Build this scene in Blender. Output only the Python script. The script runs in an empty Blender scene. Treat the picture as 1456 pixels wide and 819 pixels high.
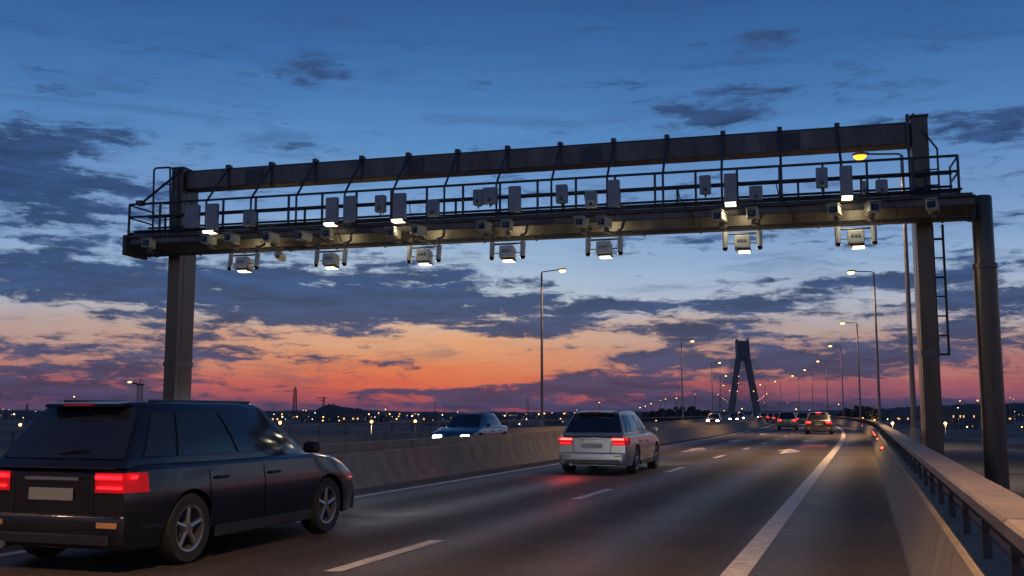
import bpy, bmesh, math, random
from mathutils import Vector, Matrix
random.seed(11)
SC = bpy.context.scene
HAZE = .00006
COL = SC.collection
R = math.radians
F, PITCH, CAMH = 1463.0, math.atan(178.5/1463.0), 1.45

# ------------------------------------------------------------------ helpers
def lin(c):
    return tuple((v/255/12.92) if v/255 <= .04045 else ((v/255+.055)/1.055)**2.4 for v in c)
def ray(px, py):
    x, y = (px-728)/F, (409.5-py)/F
    c, s = math.cos(PITCH), math.sin(PITCH)
    return Vector((x, c - y*s, s + y*c))
def at_y(px, py, Y):
    d = ray(px, py); return Vector((0,0,CAMH)) + d*(Y/d.y)
def azel(px, py):
    d = ray(px, py).normalized()
    return math.degrees(math.atan2(d.x, d.y)), math.degrees(math.asin(d.z))

class MB:
    def __init__(s): s.v=[]; s.f=[]
    def quad(s, pts):
        n=len(s.v); s.v+= [tuple(p) for p in pts]; s.f.append(tuple(range(n,n+len(pts)))); return s
    def box(s, c, d, m=None, bev=0):
        hx,hy,hz = d[0]/2,d[1]/2,d[2]/2
        if bev:
            b=min(bev,hx*.9,hy*.9,hz*.9)
            prof=[(-hx+b,-hy),(hx-b,-hy),(hx,-hy+b),(hx,hy-b),(hx-b,hy),(-hx+b,hy),(-hx,hy-b),(-hx,-hy+b)]
            def inner(p): return (p[0]*(1-b/hx) , p[1]*(1-b/hy))
            rings=[[(*inner(p),-hz) for p in prof],[(p[0],p[1],-hz+b) for p in prof],[(p[0],p[1],hz-b) for p in prof],[(*inner(p),hz) for p in prof]]
            n=len(s.v)
            for r_ in rings:
                for p in r_:
                    p=Vector(p)+Vector((0,0,0)); p=(m@p if m else p)+Vector(c); s.v.append(tuple(p))
            for k in range(3):
                for i in range(8):
                    j=(i+1)%8; s.f.append((n+k*8+i,n+k*8+j,n+(k+1)*8+j,n+(k+1)*8+i))
            s.f.append(tuple(n+i for i in range(7,-1,-1))); s.f.append(tuple(n+24+i for i in range(8)))
            return s
        n=len(s.v)
        for z in (-hz,hz):
            for x,y in ((-hx,-hy),(hx,-hy),(hx,hy),(-hx,hy)):
                p=Vector((x,y,z)); p=(m@p if m else p)+Vector(c); s.v.append(tuple(p))
        for q in ((3,2,1,0),(4,5,6,7),(0,1,5,4),(1,2,6,5),(2,3,7,6),(3,0,4,7)): s.f.append(tuple(n+i for i in q))
        return s
    def tube(s, p0, p1, r0, r1=None, n=8, cap=True):
        r1 = r0 if r1 is None else r1
        p0,p1=Vector(p0),Vector(p1); d=(p1-p0).normalized()
        a=d.orthogonal().normalized(); b=d.cross(a); k=len(s.v)
        for p,r in ((p0,r0),(p1,r1)):
            for i in range(n):
                t=2*math.pi*i/n; s.v.append(tuple(p+a*r*math.cos(t)+b*r*math.sin(t)))
        for i in range(n):
            j=(i+1)%n; s.f.append((k+i,k+j,k+n+j,k+n+i))
        if cap: s.f.append(tuple(k+i for i in range(n-1,-1,-1))); s.f.append(tuple(k+n+i for i in range(n)))
        return s
    def path(s, pts, r, n=8):
        for a,b in zip(pts[:-1],pts[1:]): s.tube(a,b,r,n=n)
        return s
    def grid(s, rows, closed=False):
        k=len(s.v); w=len(rows[0])
        for r_ in rows:
            for p in r_: s.v.append(tuple(p))
        for i in range(len(rows)-1):
            for j in range(w if closed else w-1):
                j2=(j+1)%w; s.f.append((k+i*w+j,k+i*w+j2,k+(i+1)*w+j2,k+(i+1)*w+j))
        return s
    def lathe(s, prof, c, axis='x', n=20):
        rows=[]
        for i in range(n+1):
            t=2*math.pi*i/n
            row=[]
            for (r,h) in prof:
                if axis=='x': row.append((c[0]+h, c[1]+r*math.cos(t), c[2]+r*math.sin(t)))
                elif axis=='z': row.append((c[0]+r*math.cos(t), c[1]+r*math.sin(t), c[2]+h))
                else: row.append((c[0]+r*math.cos(t), c[1]+h, c[2]+r*math.sin(t)))
            rows.append(row)
        return s.grid(rows)
    def build(s, name, mat, parent=None, smooth=0):
        me=bpy.data.meshes.new(name); me.from_pydata(s.v,[],s.f); me.update()
        bm=bmesh.new(); bm.from_mesh(me)
        bmesh.ops.remove_doubles(bm, verts=bm.verts, dist=1e-5)
        bmesh.ops.recalc_face_normals(bm, faces=bm.faces)
        if smooth:
            for f in bm.faces: f.smooth=True
            for e in bm.edges:
                if len(e.link_faces)==2 and e.calc_face_angle(0) > R(smooth): e.smooth=False
        bm.to_mesh(me); bm.free()
        o=bpy.data.objects.new(name, me); COL.objects.link(o)
        if mat: me.materials.append(mat)
        if parent: o.parent=parent
        return o

def empty(name, loc=(0,0,0), rz=0):
    o=bpy.data.objects.new(name,None); COL.objects.link(o); o.location=loc; o.rotation_euler=(0,0,rz); o.empty_display_size=.3
    return o
def tag(o, label=None, cat=None, group=None, kind=None):
    if label: o['label']=label
    if cat: o['category']=cat
    if group: o['group']=group
    if kind: o['kind']=kind
    return o
def copy_tree(o, parent=None):
    c=o.copy(); COL.objects.link(c); c.parent=parent
    for ch in [x for x in o.children]: copy_tree(ch,c)
    return c

# ------------------------------------------------------------------ materials
def mat(name, col, rough=.6, metal=0, var=.15, scale=4, bump=0, bscale=60, col2=None, stretch=(1,1,1), spec=.5, emit=None, estr=0, coat=0, coords='Object', alpha=None):
    m=bpy.data.materials.new(name); m.use_nodes=True; nt=m.node_tree; b=nt.nodes['Principled BSDF']
    b.inputs['Roughness'].default_value=rough; b.inputs['Metallic'].default_value=metal
    b.inputs['Specular IOR Level'].default_value=spec
    if coat: b.inputs['Coat Weight'].default_value=coat; b.inputs['Coat Roughness'].default_value=.05
    tc=nt.nodes.new('ShaderNodeTexCoord'); mp=nt.nodes.new('ShaderNodeMapping'); mp.inputs['Scale'].default_value=stretch
    nt.links.new(tc.outputs[coords],mp.inputs[0])
    n=nt.nodes.new('ShaderNodeTexNoise'); n.inputs['Scale'].default_value=scale; n.inputs['Detail'].default_value=6; n.inputs['Roughness'].default_value=.65
    nt.links.new(mp.outputs[0],n.inputs['Vector'])
    cr=nt.nodes.new('ShaderNodeValToRGB'); cr.color_ramp.elements[0].position=.3; cr.color_ramp.elements[1].position=.7
    c2=col2 or tuple(v*(1-var*2) for v in col); c1=tuple(min(1,v*(1+var)) for v in col) if not col2 else col
    cr.color_ramp.elements[0].color=(*c2,1); cr.color_ramp.elements[1].color=(*c1,1)
    nt.links.new(n.outputs[0],cr.inputs[0]); nt.links.new(cr.outputs[0],b.inputs['Base Color'])
    mr=nt.nodes.new('ShaderNodeMapRange'); mr.inputs['To Min'].default_value=max(.02,rough-.1); mr.inputs['To Max'].default_value=min(1,rough+.1)
    nt.links.new(n.outputs[0],mr.inputs[0]); nt.links.new(mr.outputs[0],b.inputs['Roughness'])
    if bump:
        n2=nt.nodes.new('ShaderNodeTexNoise'); n2.inputs['Scale'].default_value=bscale; n2.inputs['Detail'].default_value=3
        nt.links.new(tc.outputs[coords],n2.inputs['Vector'])
        bp=nt.nodes.new('ShaderNodeBump'); bp.inputs['Strength'].default_value=bump; bp.inputs['Distance'].default_value=.01
        nt.links.new(n2.outputs[0],bp.inputs['Height']); nt.links.new(bp.outputs[0],b.inputs['Normal'])
    if emit: b.inputs['Emission Color'].default_value=(*emit,1); b.inputs['Emission Strength'].default_value=estr
    return m
def glow(name, col, s):
    m=bpy.data.materials.new(name); m.use_nodes=True; nt=m.node_tree; b=nt.nodes['Principled BSDF']
    n=nt.nodes.new('ShaderNodeTexNoise'); n.inputs['Scale'].default_value=8
    mr=nt.nodes.new('ShaderNodeMapRange'); mr.inputs['To Min'].default_value=s*.85; mr.inputs['To Max'].default_value=s*1.15
    nt.links.new(n.outputs[0],mr.inputs[0]); nt.links.new(mr.outputs[0],b.inputs['Emission Strength'])
    b.inputs['Base Color'].default_value=(*[c*.5 for c in col],1); b.inputs['Emission Color'].default_value=(*col,1)
    m.cycles.emission_sampling='NONE' if s<8 else 'AUTO'
    return m

M={}
M['steel']=mat('gantry_steel',(.15,.128,.112),.45,.3,.28,2.2,.15,40,stretch=(1,1,.25))
M['steel_dark']=mat('gantry_dark_steel',(.07,.07,.075),.5,.3,.2,2)
M['galv']=mat('galvanised_column',(.12,.092,.068),.34,.5,.22,1.5,.1,20,stretch=(1,1,.15))
M['rail']=mat('railing_steel',(.08,.08,.085),.5,.4,.2,3)
M['beige']=mat('camera_housing',(.55,.52,.42),.5,0,.12,5)
M['beige2']=mat('hanging_housing',(.72,.68,.52),.5,0,.1,5)
M['panelgrey']=mat('antenna_panel',(.3,.31,.32),.5,0,.12,4)
M['dark']=mat('dark_plastic',(.02,.02,.022),.4,0,.2,5)
M['lens']=mat('lens_glass',(.01,.01,.012),.08,0,.1,5)
M['ink']=mat('label_ink',(.12,.11,.08),.6,0,.2,9)
M['concrete']=mat('barrier_concrete',(.25,.195,.14),.8,0,.18,1.5,.4,30,stretch=(1.6,1.6,.22))
M['cap']=mat('parapet_cap',(.23,.18,.155),.6,.1,.16,2.5,.2,60)
M['white']=mat('road_paint',(.74,.68,.60),.6,0,.15,7,.3,60,col2=(.36,.31,.27))
M['red_reflection']=mat('painted_red_reflection',(.45,.12,.1),.6,0,.2,3,.2,90)
M['rubber']=mat('tyre_rubber',(.02,.02,.02),.8,0,.2,9)
M['rim']=mat('alloy_rim',(.35,.35,.36),.3,.8,.1,6)
M['glass']=mat('tinted_glass',(.012,.016,.022),.06,0,.1,2,spec=.8)
M['plate']=mat('plate_white',(.30,.30,.26),.4,0,.06,8)
M['redlens']=mat('red_lens',(.35,.015,.02),.15,0,.1,6)
M['amberlens']=mat('amber_lens',(.6,.3,.12),.2,0,.1,6)
M['tail']=glow('tail_lamp',(1,.008,.014),4.5)
M['tail_lens']=glow('lit_red_lens',(1,.006,.012),.10)
M['tailhot']=glow('brake_lamp',(1,.06,.05),9)
M['head']=glow('head_lamp',(1,.86,.62),26)
M['headw']=glow('white_head_lamp',(.92,.96,1),30)
M['sodium']=glow('sodium_lens',(1,.46,.14),7.0)
M['sodium_near']=glow('sodium_lens_near',(1,.27,.02),4.5)
M['farwarm']=glow('distant_warm_lamp',(1,.42,.10),10)
M['farwhite']=glow('distant_white_lamp',(1,.74,.42),9)
M['farorange']=glow('distant_orange_lamp',(1,.36,.06),14)
M['flood']=glow('flood_lens',(1,.88,.62),3.6)
M['marker']=glow('glowing_red_reflector',(1,.07,.03),6)
M['orange_marker']=glow('orange_marker',(1,.22,.05),8)
M['pole']=mat('lamp_pole',(.14,.14,.145),.4,.6,.15,2)
M['tower']=mat('pylon_concrete',(.16,.155,.15),.8,0,.15,.15)
M['silh']=mat('building_render',(.10,.10,.10),.85,0,.25,.05)
M['bark']=mat('bark',(.06,.05,.04),.9,0,.2,4)
M['leaf']=mat('foliage',(.045,.06,.035),.8,0,.3,.6)
M['wood']=mat('far_wood',(.045,.055,.04),.9,0,.4,.05)

def asphalt():
    m=bpy.data.materials.new('asphalt'); m.use_nodes=True; nt=m.node_tree; b=nt.nodes['Principled BSDF']; N=nt.nodes.new; Lk=nt.links.new
    tc=N('ShaderNodeTexCoord')
    def noise(sc,det,vec,rough=.6):
        n=N('ShaderNodeTexNoise'); n.inputs['Scale'].default_value=sc; n.inputs['Detail'].default_value=det; n.inputs['Roughness'].default_value=rough; Lk(vec,n.inputs['Vector']); return n.outputs[0]
    def mm(op,x,y,z=None):
        n=N('ShaderNodeMath'); n.operation=op
        for i,v in enumerate((x,y,z)):
            if v is None: continue
            if isinstance(v,(int,float)): n.inputs[i].default_value=v
            else: Lk(v,n.inputs[i])
        return n.outputs[0]
    def rng(v,a,b_,c,d,sm=False):
        n=N('ShaderNodeMapRange'); Lk(v,n.inputs[0]); n.inputs['From Min'].default_value=a; n.inputs['From Max'].default_value=b_; n.inputs['To Min'].default_value=c; n.inputs['To Max'].default_value=d
        if sm: n.interpolation_type='SMOOTHSTEP'
        return n.outputs[0]
    mp=N('ShaderNodeMapping'); mp.inputs['Rotation'].default_value=(0,0,R(18.8)); Lk(tc.outputs['Object'],mp.inputs[0])
    sx=N('ShaderNodeSeparateXYZ'); Lk(mp.outputs[0],sx.inputs[0]); u=sx.outputs[0]      # metres across the road (near part)
    mp2=N('ShaderNodeMapping'); mp2.inputs['Scale'].default_value=(1,.05,1); Lk(mp.outputs[0],mp2.inputs[0])
    streak=noise(1.6,6,mp2.outputs[0],.7); big=noise(.13,5,mp.outputs[0]); mid=noise(.9,6,mp.outputs[0],.65)
    g=noise(9,8,tc.outputs['Object'],.92); vo=N('ShaderNodeTexVoronoi'); vo.inputs['Scale'].default_value=42; Lk(tc.outputs['Object'],vo.inputs['Vector'])
    track=mm('COSINE',mm('MULTIPLY',mm('ADD',u,.9),2*math.pi/1.78),0)                   # two polished wheel tracks a lane
    v=rng(g,.32,.68,.35,1.75); v=mm('MULTIPLY',v,rng(vo.outputs['Distance'],0,.7,.65,1.45)); v=mm('MULTIPLY',v,rng(streak,.3,.7,.72,1.25)); v=mm('MULTIPLY',v,rng(big,.35,.65,.75,1.25)); v=mm('MULTIPLY',v,rng(mid,.3,.7,.85,1.15)); v=mm('MULTIPLY',v,rng(track,-1,1,.84,1.12))
    # resurfaced bands across the carriageway, tar joints and hairline cracks
    ln=sx.outputs[1]; wob=mm('MULTIPLY',mid,.5); band=mm('SINE',mm('MULTIPLY',mm('ADD',ln,wob),.23),0); v=mm('MULTIPLY',v,rng(band,.1,.16,1,.80,True))
    tar=mm('ABSOLUTE',mm('SUBTRACT',mm('FRACT',mm('DIVIDE',mm('ADD',ln,mm('MULTIPLY',mid,.15)),13.7),0),.5),0); v=mm('MULTIPLY',v,rng(tar,.0,.004,.45,1.0,True))
    oil=noise(.7,3,mp.outputs[0]); v=mm('MULTIPLY',v,rng(oil,.66,.74,1,.62,True))
    ck=N('ShaderNodeTexVoronoi'); ck.feature='DISTANCE_TO_EDGE'; ck.inputs['Scale'].default_value=.33; wv=N('ShaderNodeVectorMath'); wv.operation='ADD'; nn_=N('ShaderNodeTexNoise'); nn_.inputs['Scale'].default_value=2.5; nn_.inputs['Detail'].default_value=6; Lk(mp.outputs[0],nn_.inputs['Vector']); Lk(mp.outputs[0],wv.inputs[0]); Lk(nn_.outputs['Color'],wv.inputs[1]); Lk(wv.outputs[0],ck.inputs['Vector'])
    v=mm('MULTIPLY',v,mm('MAXIMUM',rng(ck.outputs['Distance'],.0,.007,.5,1,True),rng(big,.46,.5,0,1)))
    sc=N('ShaderNodeVectorMath'); sc.operation='SCALE'; sc.inputs[0].default_value=(.066,.054,.044); Lk(v,sc.inputs['Scale']); Lk(sc.outputs[0],b.inputs['Base Color'])
    Lk(rng(track,-1,1,.8,.5),b.inputs['Roughness']); b.inputs['Specular IOR Level'].default_value=.35
    bp=N('ShaderNodeBump'); bp.inputs['Strength'].default_value=.7; bp.inputs['Distance'].default_value=.01; Lk(mm('ADD',g,vo.outputs['Distance']),bp.inputs['Height']); Lk(bp.outputs[0],b.inputs['Normal'])
    return m
M['asphalt']=asphalt()
def land():
    m=bpy.data.materials.new('marsh_land'); m.use_nodes=True; nt=m.node_tree; b=nt.nodes['Principled BSDF']; N=nt.nodes.new; Lk=nt.links.new
    tc=N('ShaderNodeTexCoord'); mp=N('ShaderNodeMapping'); mp.inputs['Scale'].default_value=(.35,1,1); Lk(tc.outputs['Object'],mp.inputs[0])
    n=N('ShaderNodeTexNoise'); n.inputs['Scale'].default_value=.045; n.inputs['Detail'].default_value=8; n.inputs['Roughness'].default_value=.62; Lk(mp.outputs[0],n.inputs['Vector'])
    cr=N('ShaderNodeValToRGB'); cr.color_ramp.elements[0].position=.45; cr.color_ramp.elements[1].position=.58; cr.color_ramp.elements[0].color=(.012,.016,.018,1); cr.color_ramp.elements[1].color=(.035,.045,.055,1)
    Lk(n.outputs[0],cr.inputs[0]); Lk(cr.outputs[0],b.inputs['Base Color'])
    mr=N('ShaderNodeMapRange'); mr.inputs['From Min'].default_value=.52; mr.inputs['From Max'].default_value=.6; mr.inputs['To Min'].default_value=.95; mr.inputs['To Max'].default_value=.6; Lk(n.outputs[0],mr.inputs[0]); Lk(mr.outputs[0],b.inputs['Roughness'])
    return m
M['land']=land()

# ------------------------------------------------------------------ road alignment
def slope(Y):
    if Y<=45: return .34
    if Y<=250: return .34-.00077*(Y-45)
    if Y<=306: return .182+(Y-250)/56*.04
    return .222
_G={}
def _tab():
    x=-.34*100; Y=-100.
    while Y<1700:
        _G[round(Y*2)]=x; x+=slope(Y+.25)*.5; Y+=.5
_tab()
def g(Y):
    k=Y*2; a=math.floor(k); t=k-a; return _G[a]*(1-t)+_G[a+1]*t
YS=[-30+1.5*i for i in range(94)]+[112+6*i for i in range(60)]+[480+20*i for i in range(46)]
def rp(off,Y,z=0): return Vector((off+g(Y),Y,z))
def sweep(prof, Y0=-30, Y1=1390, closed=True):
    ys=[Y0]+[y for y in YS if Y0<y<Y1]+[Y1]
    mb=MB(); mb.grid([[rp(o,y,z) for o,z in prof] for y in ys], closed)
    if closed:
        n=len(prof); mb.f.append(tuple(range(n))); k=len(mb.v)-n; mb.f.append(tuple(range(k,k+n)))
    return mb
def strip(o0,o1,z,Y0=-30,Y1=1390): return sweep([(o0,z),(o1,z)],Y0,Y1,False)

# setting
def terrain_z(d, X, Y):
    if d>0: t=min(1,max(0,(d-7)/30))
    else: t=min(1,max(0,(-d-25)/30))
    t=t*t*(3-2*t)
    return -.62-6.4*t
offs=[-4000,-2500,-1500,-900,-500,-300,-200,-130,-90,-70,-58,-52,-46,-41,-36,-31,-27,-25,-22,-10,0,4,7,9,12,16,20,25,30,35,40,46,60,80,110,150,220,320,500,900,1500,2500,4000]
ys=[-60,-30,-15,0]+[10*i for i in range(1,40)]+[400+50*i for i in range(20)]+[1450,1600]
rows=[[(d+g(y),y,terrain_z(d,0,y)) for d in offs] for y in ys]
for y in (2000,2600,3400): rows.append([(d*(y/1600)**.9+g(1600),y,terrain_z(d,0,y)) for d in offs])
tag(MB().grid(rows).build('ground',M['land'],smooth=60),kind='structure')
tag(sweep([(-21.0,-.004),(1.35,-.004),(1.35,-.55),(-21.0,-.55)]).build('road_deck',M['concrete']),kind='structure')
tag(strip(-9.95,.38,0.0).build('road',M['asphalt']),kind='structure')
tag(strip(-20.2,-11.95,0.0).build('opposite_road',M['asphalt']),kind='structure')

# markings: thin sheets lying on the road
tag(strip(-9.04,-8.86,.004,-30,700).build('left_edge_line',M['white']),kind='structure')
tag(strip(-1.36,-1.11,.004,-30,700).build('right_edge_line',M['white']),kind='structure')
tag(strip(-12.6,-12.45,.004,-30,700).build('opposite_edge_line',M['white']),kind='structure')
mb=MB(); y=9.75-8.1*4
while y<420:
    for a,b in ((y,y+.8),(y+.8,y+1.6),(y+1.6,y+2.35)):
        mb.quad([rp(-5.06,a,.004),rp(-4.89,a,.004),rp(-4.89,b,.004),rp(-5.06,b,.004)])
    y+=8.1
tag(mb.build('lane_dashes',M['white']),kind='structure')
def arrow(off,Y,L=5.0,turn=0):
    mb=MB(); f=lambda u,v: rp(off+u,Y+v*L,.004)
    mb.quad([f(-.09,0),f(.09,0),f(.09,.6),f(-.09,.6)])
    mb.quad([f(-.42,.58),f(.42,.58),f(.0,1.0)])
    mb.quad([f(.09,.12),f(.55,.36),f(.55,.5),f(.09,.3)])
    return tag(mb.build('arrow_marking',M['white']),kind='structure')
for o,Y in ((-6.95,39.5),(-6.95,53),(-6.95,71),(-3.1,38.0),(-3.1,52.5)): arrow(o,Y)
tag(MB().quad([rp(-2.9,45.2,.004),rp(-1.75,45.2,.004),rp(-1.75,49.6,.004),rp(-2.9,49.6,.004)]).build('red_reflection_patch',M['red_reflection']),kind='structure')  # red lamp reflection on the asphalt, put into a flat coloured patch

# ------------------------------------------------------------------ median and parapets
def joints(parent, prof, Ylist):
    for Y in Ylist:
        mb=MB(); mb.grid([[rp(o,Y,z) for o,z in prof],[rp(o,Y+.05,z) for o,z in prof]])
        mb.build('joint',M['dark'],parent)
mprof=[(-10.75,0.0),(-10.70,.08),(-10.55,.30),(-10.45,.66),(-10.22,.66),(-10.12,.30),(-9.93,.08),(-9.88,.0)]
b=tag(sweep(mprof).build('median_barrier',M['concrete'],smooth=30),'long tan jointed concrete barrier along the left edge line of the near road','barrier')
joints(b,[(-10.195,.665),(-10.212,.64),(-10.108,.30),(-9.915,.08),(-9.872,.01)],[7.4,19.6,31.8,44,56.2,68.4])
rm=MB()
for o0,o1,z in ((-10.2,-10.14,.735),):
    pass
m2=[(-12.0,0.0),(-11.92,.1),(-11.75,.35),(-11.66,.80),(-11.36,.80),(-11.3,.3),(-11.25,0)]
b=tag(sweep(m2).build('median_barrier',M['concrete'],smooth=30),'pale concrete barrier behind the nearer one, beside the oncoming traffic','barrier')
joints(b,[(-11.35,.805),(-11.345,.78),(-11.29,.3)],[14,26,38,50])

# right parapet : sloped concrete base, posts, wide cap rail
rp_root=tag(empty('parapet',rp(.8,0)),'long parapet on the right, tan concrete base with dark posts and wide pinkish cap rail','parapet')
ro=rp_root.location
def sweepL(prof,root,**k):
    mb=sweep(prof,**k); mb.v=[(v[0]-root.x,v[1]-root.y,v[2]-root.z) for v in mb.v]; return mb
sweepL([(.335,0),(.355,.10),(.45,.22),(.545,.60),(.57,.62),(.80,.62),(.82,.60),(.84,-.3),(.36,-.3)][::-1],ro).build('concrete_base',M['concrete'],rp_root,smooth=30)
sweepL([(.575,.93),(.575,.985),(.59,1.0),(.835,1.0),(.85,.985),(.85,.93)],ro).build('cap_rail',M['cap'],rp_root,smooth=30)
sweepL([(.69,.76),(.69,.80),(.72,.80),(.72,.76)],ro).build('middle_rail',M['rail'],rp_root)
def post_mesh(z0,z1): return MB().box((0,0,(z0+z1)/2),(.05,.03,z1-z0),Matrix.Rotation(-R(18.8),3,'Z'))
pm=None
for i in range(100):
    Y=1.3+1.2*i
    if pm is None: pm=post_mesh(.62,.93).build('post',M['rail'],rp_root); o=pm
    else: o=pm.copy(); COL.objects.link(o); o.parent=rp_root
    o.location=rp(.68,Y)-ro
mb=MB()
for i in range(100,330):
    p=rp(.68,1.3+1.2*i)-ro; mb.box((p.x,p.y,.775),(.06,.04,.31))
tag(mb.build('far_posts',M['rail'],rp_root),kind='stuff')
mb=MB()
for i in range(-20,40):
    Y=i*3.6+.9; a=[rp(.573,Y)-ro,rp(.573,Y+.02)-ro]; c=[rp(.852,Y)-ro,rp(.852,Y+.02)-ro]
    mb.grid([[(p[0].x,p[0].y,.94),(p[0].x,p[0].y,.988),(p[0].x+.017,p[0].y,1.003),(q.x-.017,q.y,1.003)] for p,q in (((a[0],),c[0]),((a[1],),c[1]))])
mb.build('rail_joints',M['dark'],rp_root)

# left parapet
lp=tag(empty('parapet',rp(-20.6,0)),'far left parapet across the oncoming carriageway, low dark rail on short posts','parapet'); lo=lp.location
sweepL([(-20.2,0),(-20.22,.1),(-20.32,.25),(-20.38,.60),(-20.62,.60),(-20.66,-.3),(-20.2,-.3)],lo).build('concrete_base',M['concrete'],lp,smooth=30)
sweepL([(-20.38,.98),(-20.38,1.05),(-20.62,1.05),(-20.62,.98)],lo).build('cap_rail',M['rail'],lp)
pm=None
for i in range(100):
    Y=15+2.0*i
    if pm is None: pm=post_mesh(.60,.98).build('post',M['rail'],lp); o=pm
    else: o=pm.copy(); COL.objects.link(o); o.parent=lp
    o.location=rp(-20.5,Y)-lo
mb=MB()
for i in list(range(-20,0))+list(range(100,240)):
    p=rp(-20.5,15+2.0*i)-lo; mb.box((p.x,p.y,.79),(.1,.09,.38))
tag(mb.build('far_posts',M['rail'],lp),kind='stuff')

# reflectors and brake-lamp reflections on the right barrier, built as self-glowing markers
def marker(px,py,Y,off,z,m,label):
    p=rp(off,Y,z); r=empty('glowing_marker',p); tag(r,label,'glowing marker','glowing markers along the right parapet')
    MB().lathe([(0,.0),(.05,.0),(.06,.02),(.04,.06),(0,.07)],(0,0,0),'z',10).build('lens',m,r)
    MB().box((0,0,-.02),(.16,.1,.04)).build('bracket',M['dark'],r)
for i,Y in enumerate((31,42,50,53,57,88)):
    marker(0,0,Y,.50,.40,M['marker'],['nearest','second nearest','third nearest','fourth nearest','fifth nearest','farthest'][i]+' glowing red reflector on the inner face of the right parapet')
marker(0,0,62,.70,1.04,M['orange_marker'],'nearer glowing orange marker on top of the right cap rail')
marker(0,0,92,.70,1.04,M['orange_marker'],'farther glowing orange marker on top of the right cap rail')

# ------------------------------------------------------------------ gantry
GA=R(14.9)
G=Vector((10.95,27.0,0)); GX=Vector((math.cos(GA),-math.sin(GA),0)); GY=Vector((math.sin(GA),math.cos(GA),0))
def loc(px,py,yl):   # pixel -> local x,z on the gantry plane y=yl
    d=ray(px,py); o=Vector((0,0,CAMH))-G
    t=(yl-o.dot(GY))/d.dot(GY); p=o+d*t
    return p.dot(GX), p.z+0
def gw(x,y,z): return G+GX*x+GY*y+Vector((0,0,z))
XL=-22.3
gan=tag(empty('toll_gantry',G,-GA),'long grey steel toll gantry spanning both carriageways with walkway railings and ladder','gantry')
ZB,ZT=6.42,6.88      # lower beam bottom / top
# columns
for x,z1 in ((-.03,9.28),(XL,9.25)):
    c=MB().box((x,0,(z1-.6)/2),(.42,.95,z1+.6),bev=.02).build('column',M['galv'],gan)
    sm=MB()
    for s in (-1,1): sm.box((x+s*.212,-.2,(z1-.6)/2),(.012,.06,z1+.4))
    sm.build('seam',M['steel'],c)
    MB().box((x,0,z1+.02),(.47,1.0,.05)).build('cap_plate',M['steel_dark'],c)
    MB().box((x,0,3.0),(.455,.985,.14)).build('splice_flange',M['steel'],c)
    MB().box((x,0,-.57),(.9,1.4,.1)).build('base_plate',M['steel'],c)
# round support pole at right
RPX=loc(1396,300,-.35)[0]; RAILX=loc(1362,235,-1.56)[0]; GRX=loc(1334,240,-.56)[0]; LDX=loc(1344,400,.30)[0]
pc=MB().lathe([(0,-.62),(.30,-.62),(.30,-.5),(.285,-.5),(.285,5.15),(.31,5.16),(.31,5.28),(.255,5.3),(.255,7.02),(.24,7.06),(0,7.07)],(RPX,-.35,0),'z',28).build('round_post',M['galv'],gan,smooth=40)
MB().box((RPX-.30,-.72,6.66),(.10,.55,.56)).build('end_flange',M['steel_dark'],pc)
fl=MB()
for k in range(5): fl.box((RPX-.38,-.50-.1*k,6.88),(.05,.04,.06)); fl.box((RPX-.38,-.50-.1*k,6.42),(.05,.04,.06))
fl.build('flange_bolts',M['steel_dark'],pc)
# upper beam
ub=MB().box(((XL)/2,-.05,8.865),(-XL-.5,.62,.56),bev=.02).build('upper_beam',M['steel'],gan)
MB().box((XL/2,0,9.165),(-XL-.54,.68,.035)).build('upper_flange',M['steel_dark'],ub)
# lower beam: box with flanges and stiffeners
x0,x1=XL-.95,RPX-.35
sec=[(-1.5,ZT),(-1.5,ZB+.24),(-1.16,ZB),(-.5,ZB),(-.5,ZT)]
_m=MB().grid([[(x,a,b) for a,b in sec] for x in (x0,x1)],True); _m.f+=[(0,1,2,3,4),(5,6,7,8,9)]
lb=_m.build('lower_beam',M['steel'],gan)
fb=MB()
fb.box(((x0+x1)/2,-1.15,ZB-.012),(x1-x0,.06,.03)); fb.box(((x0+x1)/2,-1.515,ZB+.235),(x1-x0,.035,.03)); fb.box(((x0+x1)/2,-1.56,ZT-.02),(x1-x0,.12,.04)); fb.box(((x0+x1)/2,-.46,ZB+.01),(x1-x0,.08,.03))
fb.box(((x0+x1)/2,-1.0,ZB-.03),(x1-x0-.3,.12,.05))
fb.build('beam_flange',M['steel_dark'],lb)
st=MB()
k=x0+.4
while k<x1: MB().box((k,-.83,ZB-.02),(.05,.62,.06)).build('stiffener',M['steel'],lb); k+=1.55
MB().box((x0-.06,-1.05,(ZB+ZT)/2-.02),(.12,1.15,.62)).build('end_plate',M['steel_dark'],lb)
dk=MB(); dk.box(((x0+x1)/2,-1.02,ZT+.04),(x1-x0-.1,1.05,.05)); dk.build('walkway_grating',M['steel_dark'],gan)
# railings
def railing(name,xa,xb,y,zs,posts,h0,r=.036):
    o=MB()
    for z in zs: o.tube((xa,y,z),(xb,y,z),r)
    o=o.build(name,M['rail'],gan)
    for px_ in posts:
        MB().box((px_,y,(h0+zs[0])/2),(.06,.05,zs[0]-h0)).build('railing_post',M['rail'],o)
    return o
XR=RAILX; XLL=XL-.92
fp=[XLL+i*(XR-XLL)/22 for i in range(23)]
railing('front_railing',XLL,XR,-1.56,(ZT+1.02,ZT+.62,ZT+.10),fp,ZT)
railing('rear_railing',XLL,XR,-.54,(ZT+.80,ZT+.45),[XLL+.6+i*1.62 for i in range(15)],ZT)
for nm,x in (('end_railing',XLL),('end_railing',XR)):
    o=MB()
    for z in (ZT+1.0,ZT+.6,ZT+.1): o.tube((x,-1.56,z),(x,-.3,z),.026)
    o.tube((x,-.3,ZT),(x,-.3,ZT+1.05),.026); o.build(nm,M['rail'],gan)
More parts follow.
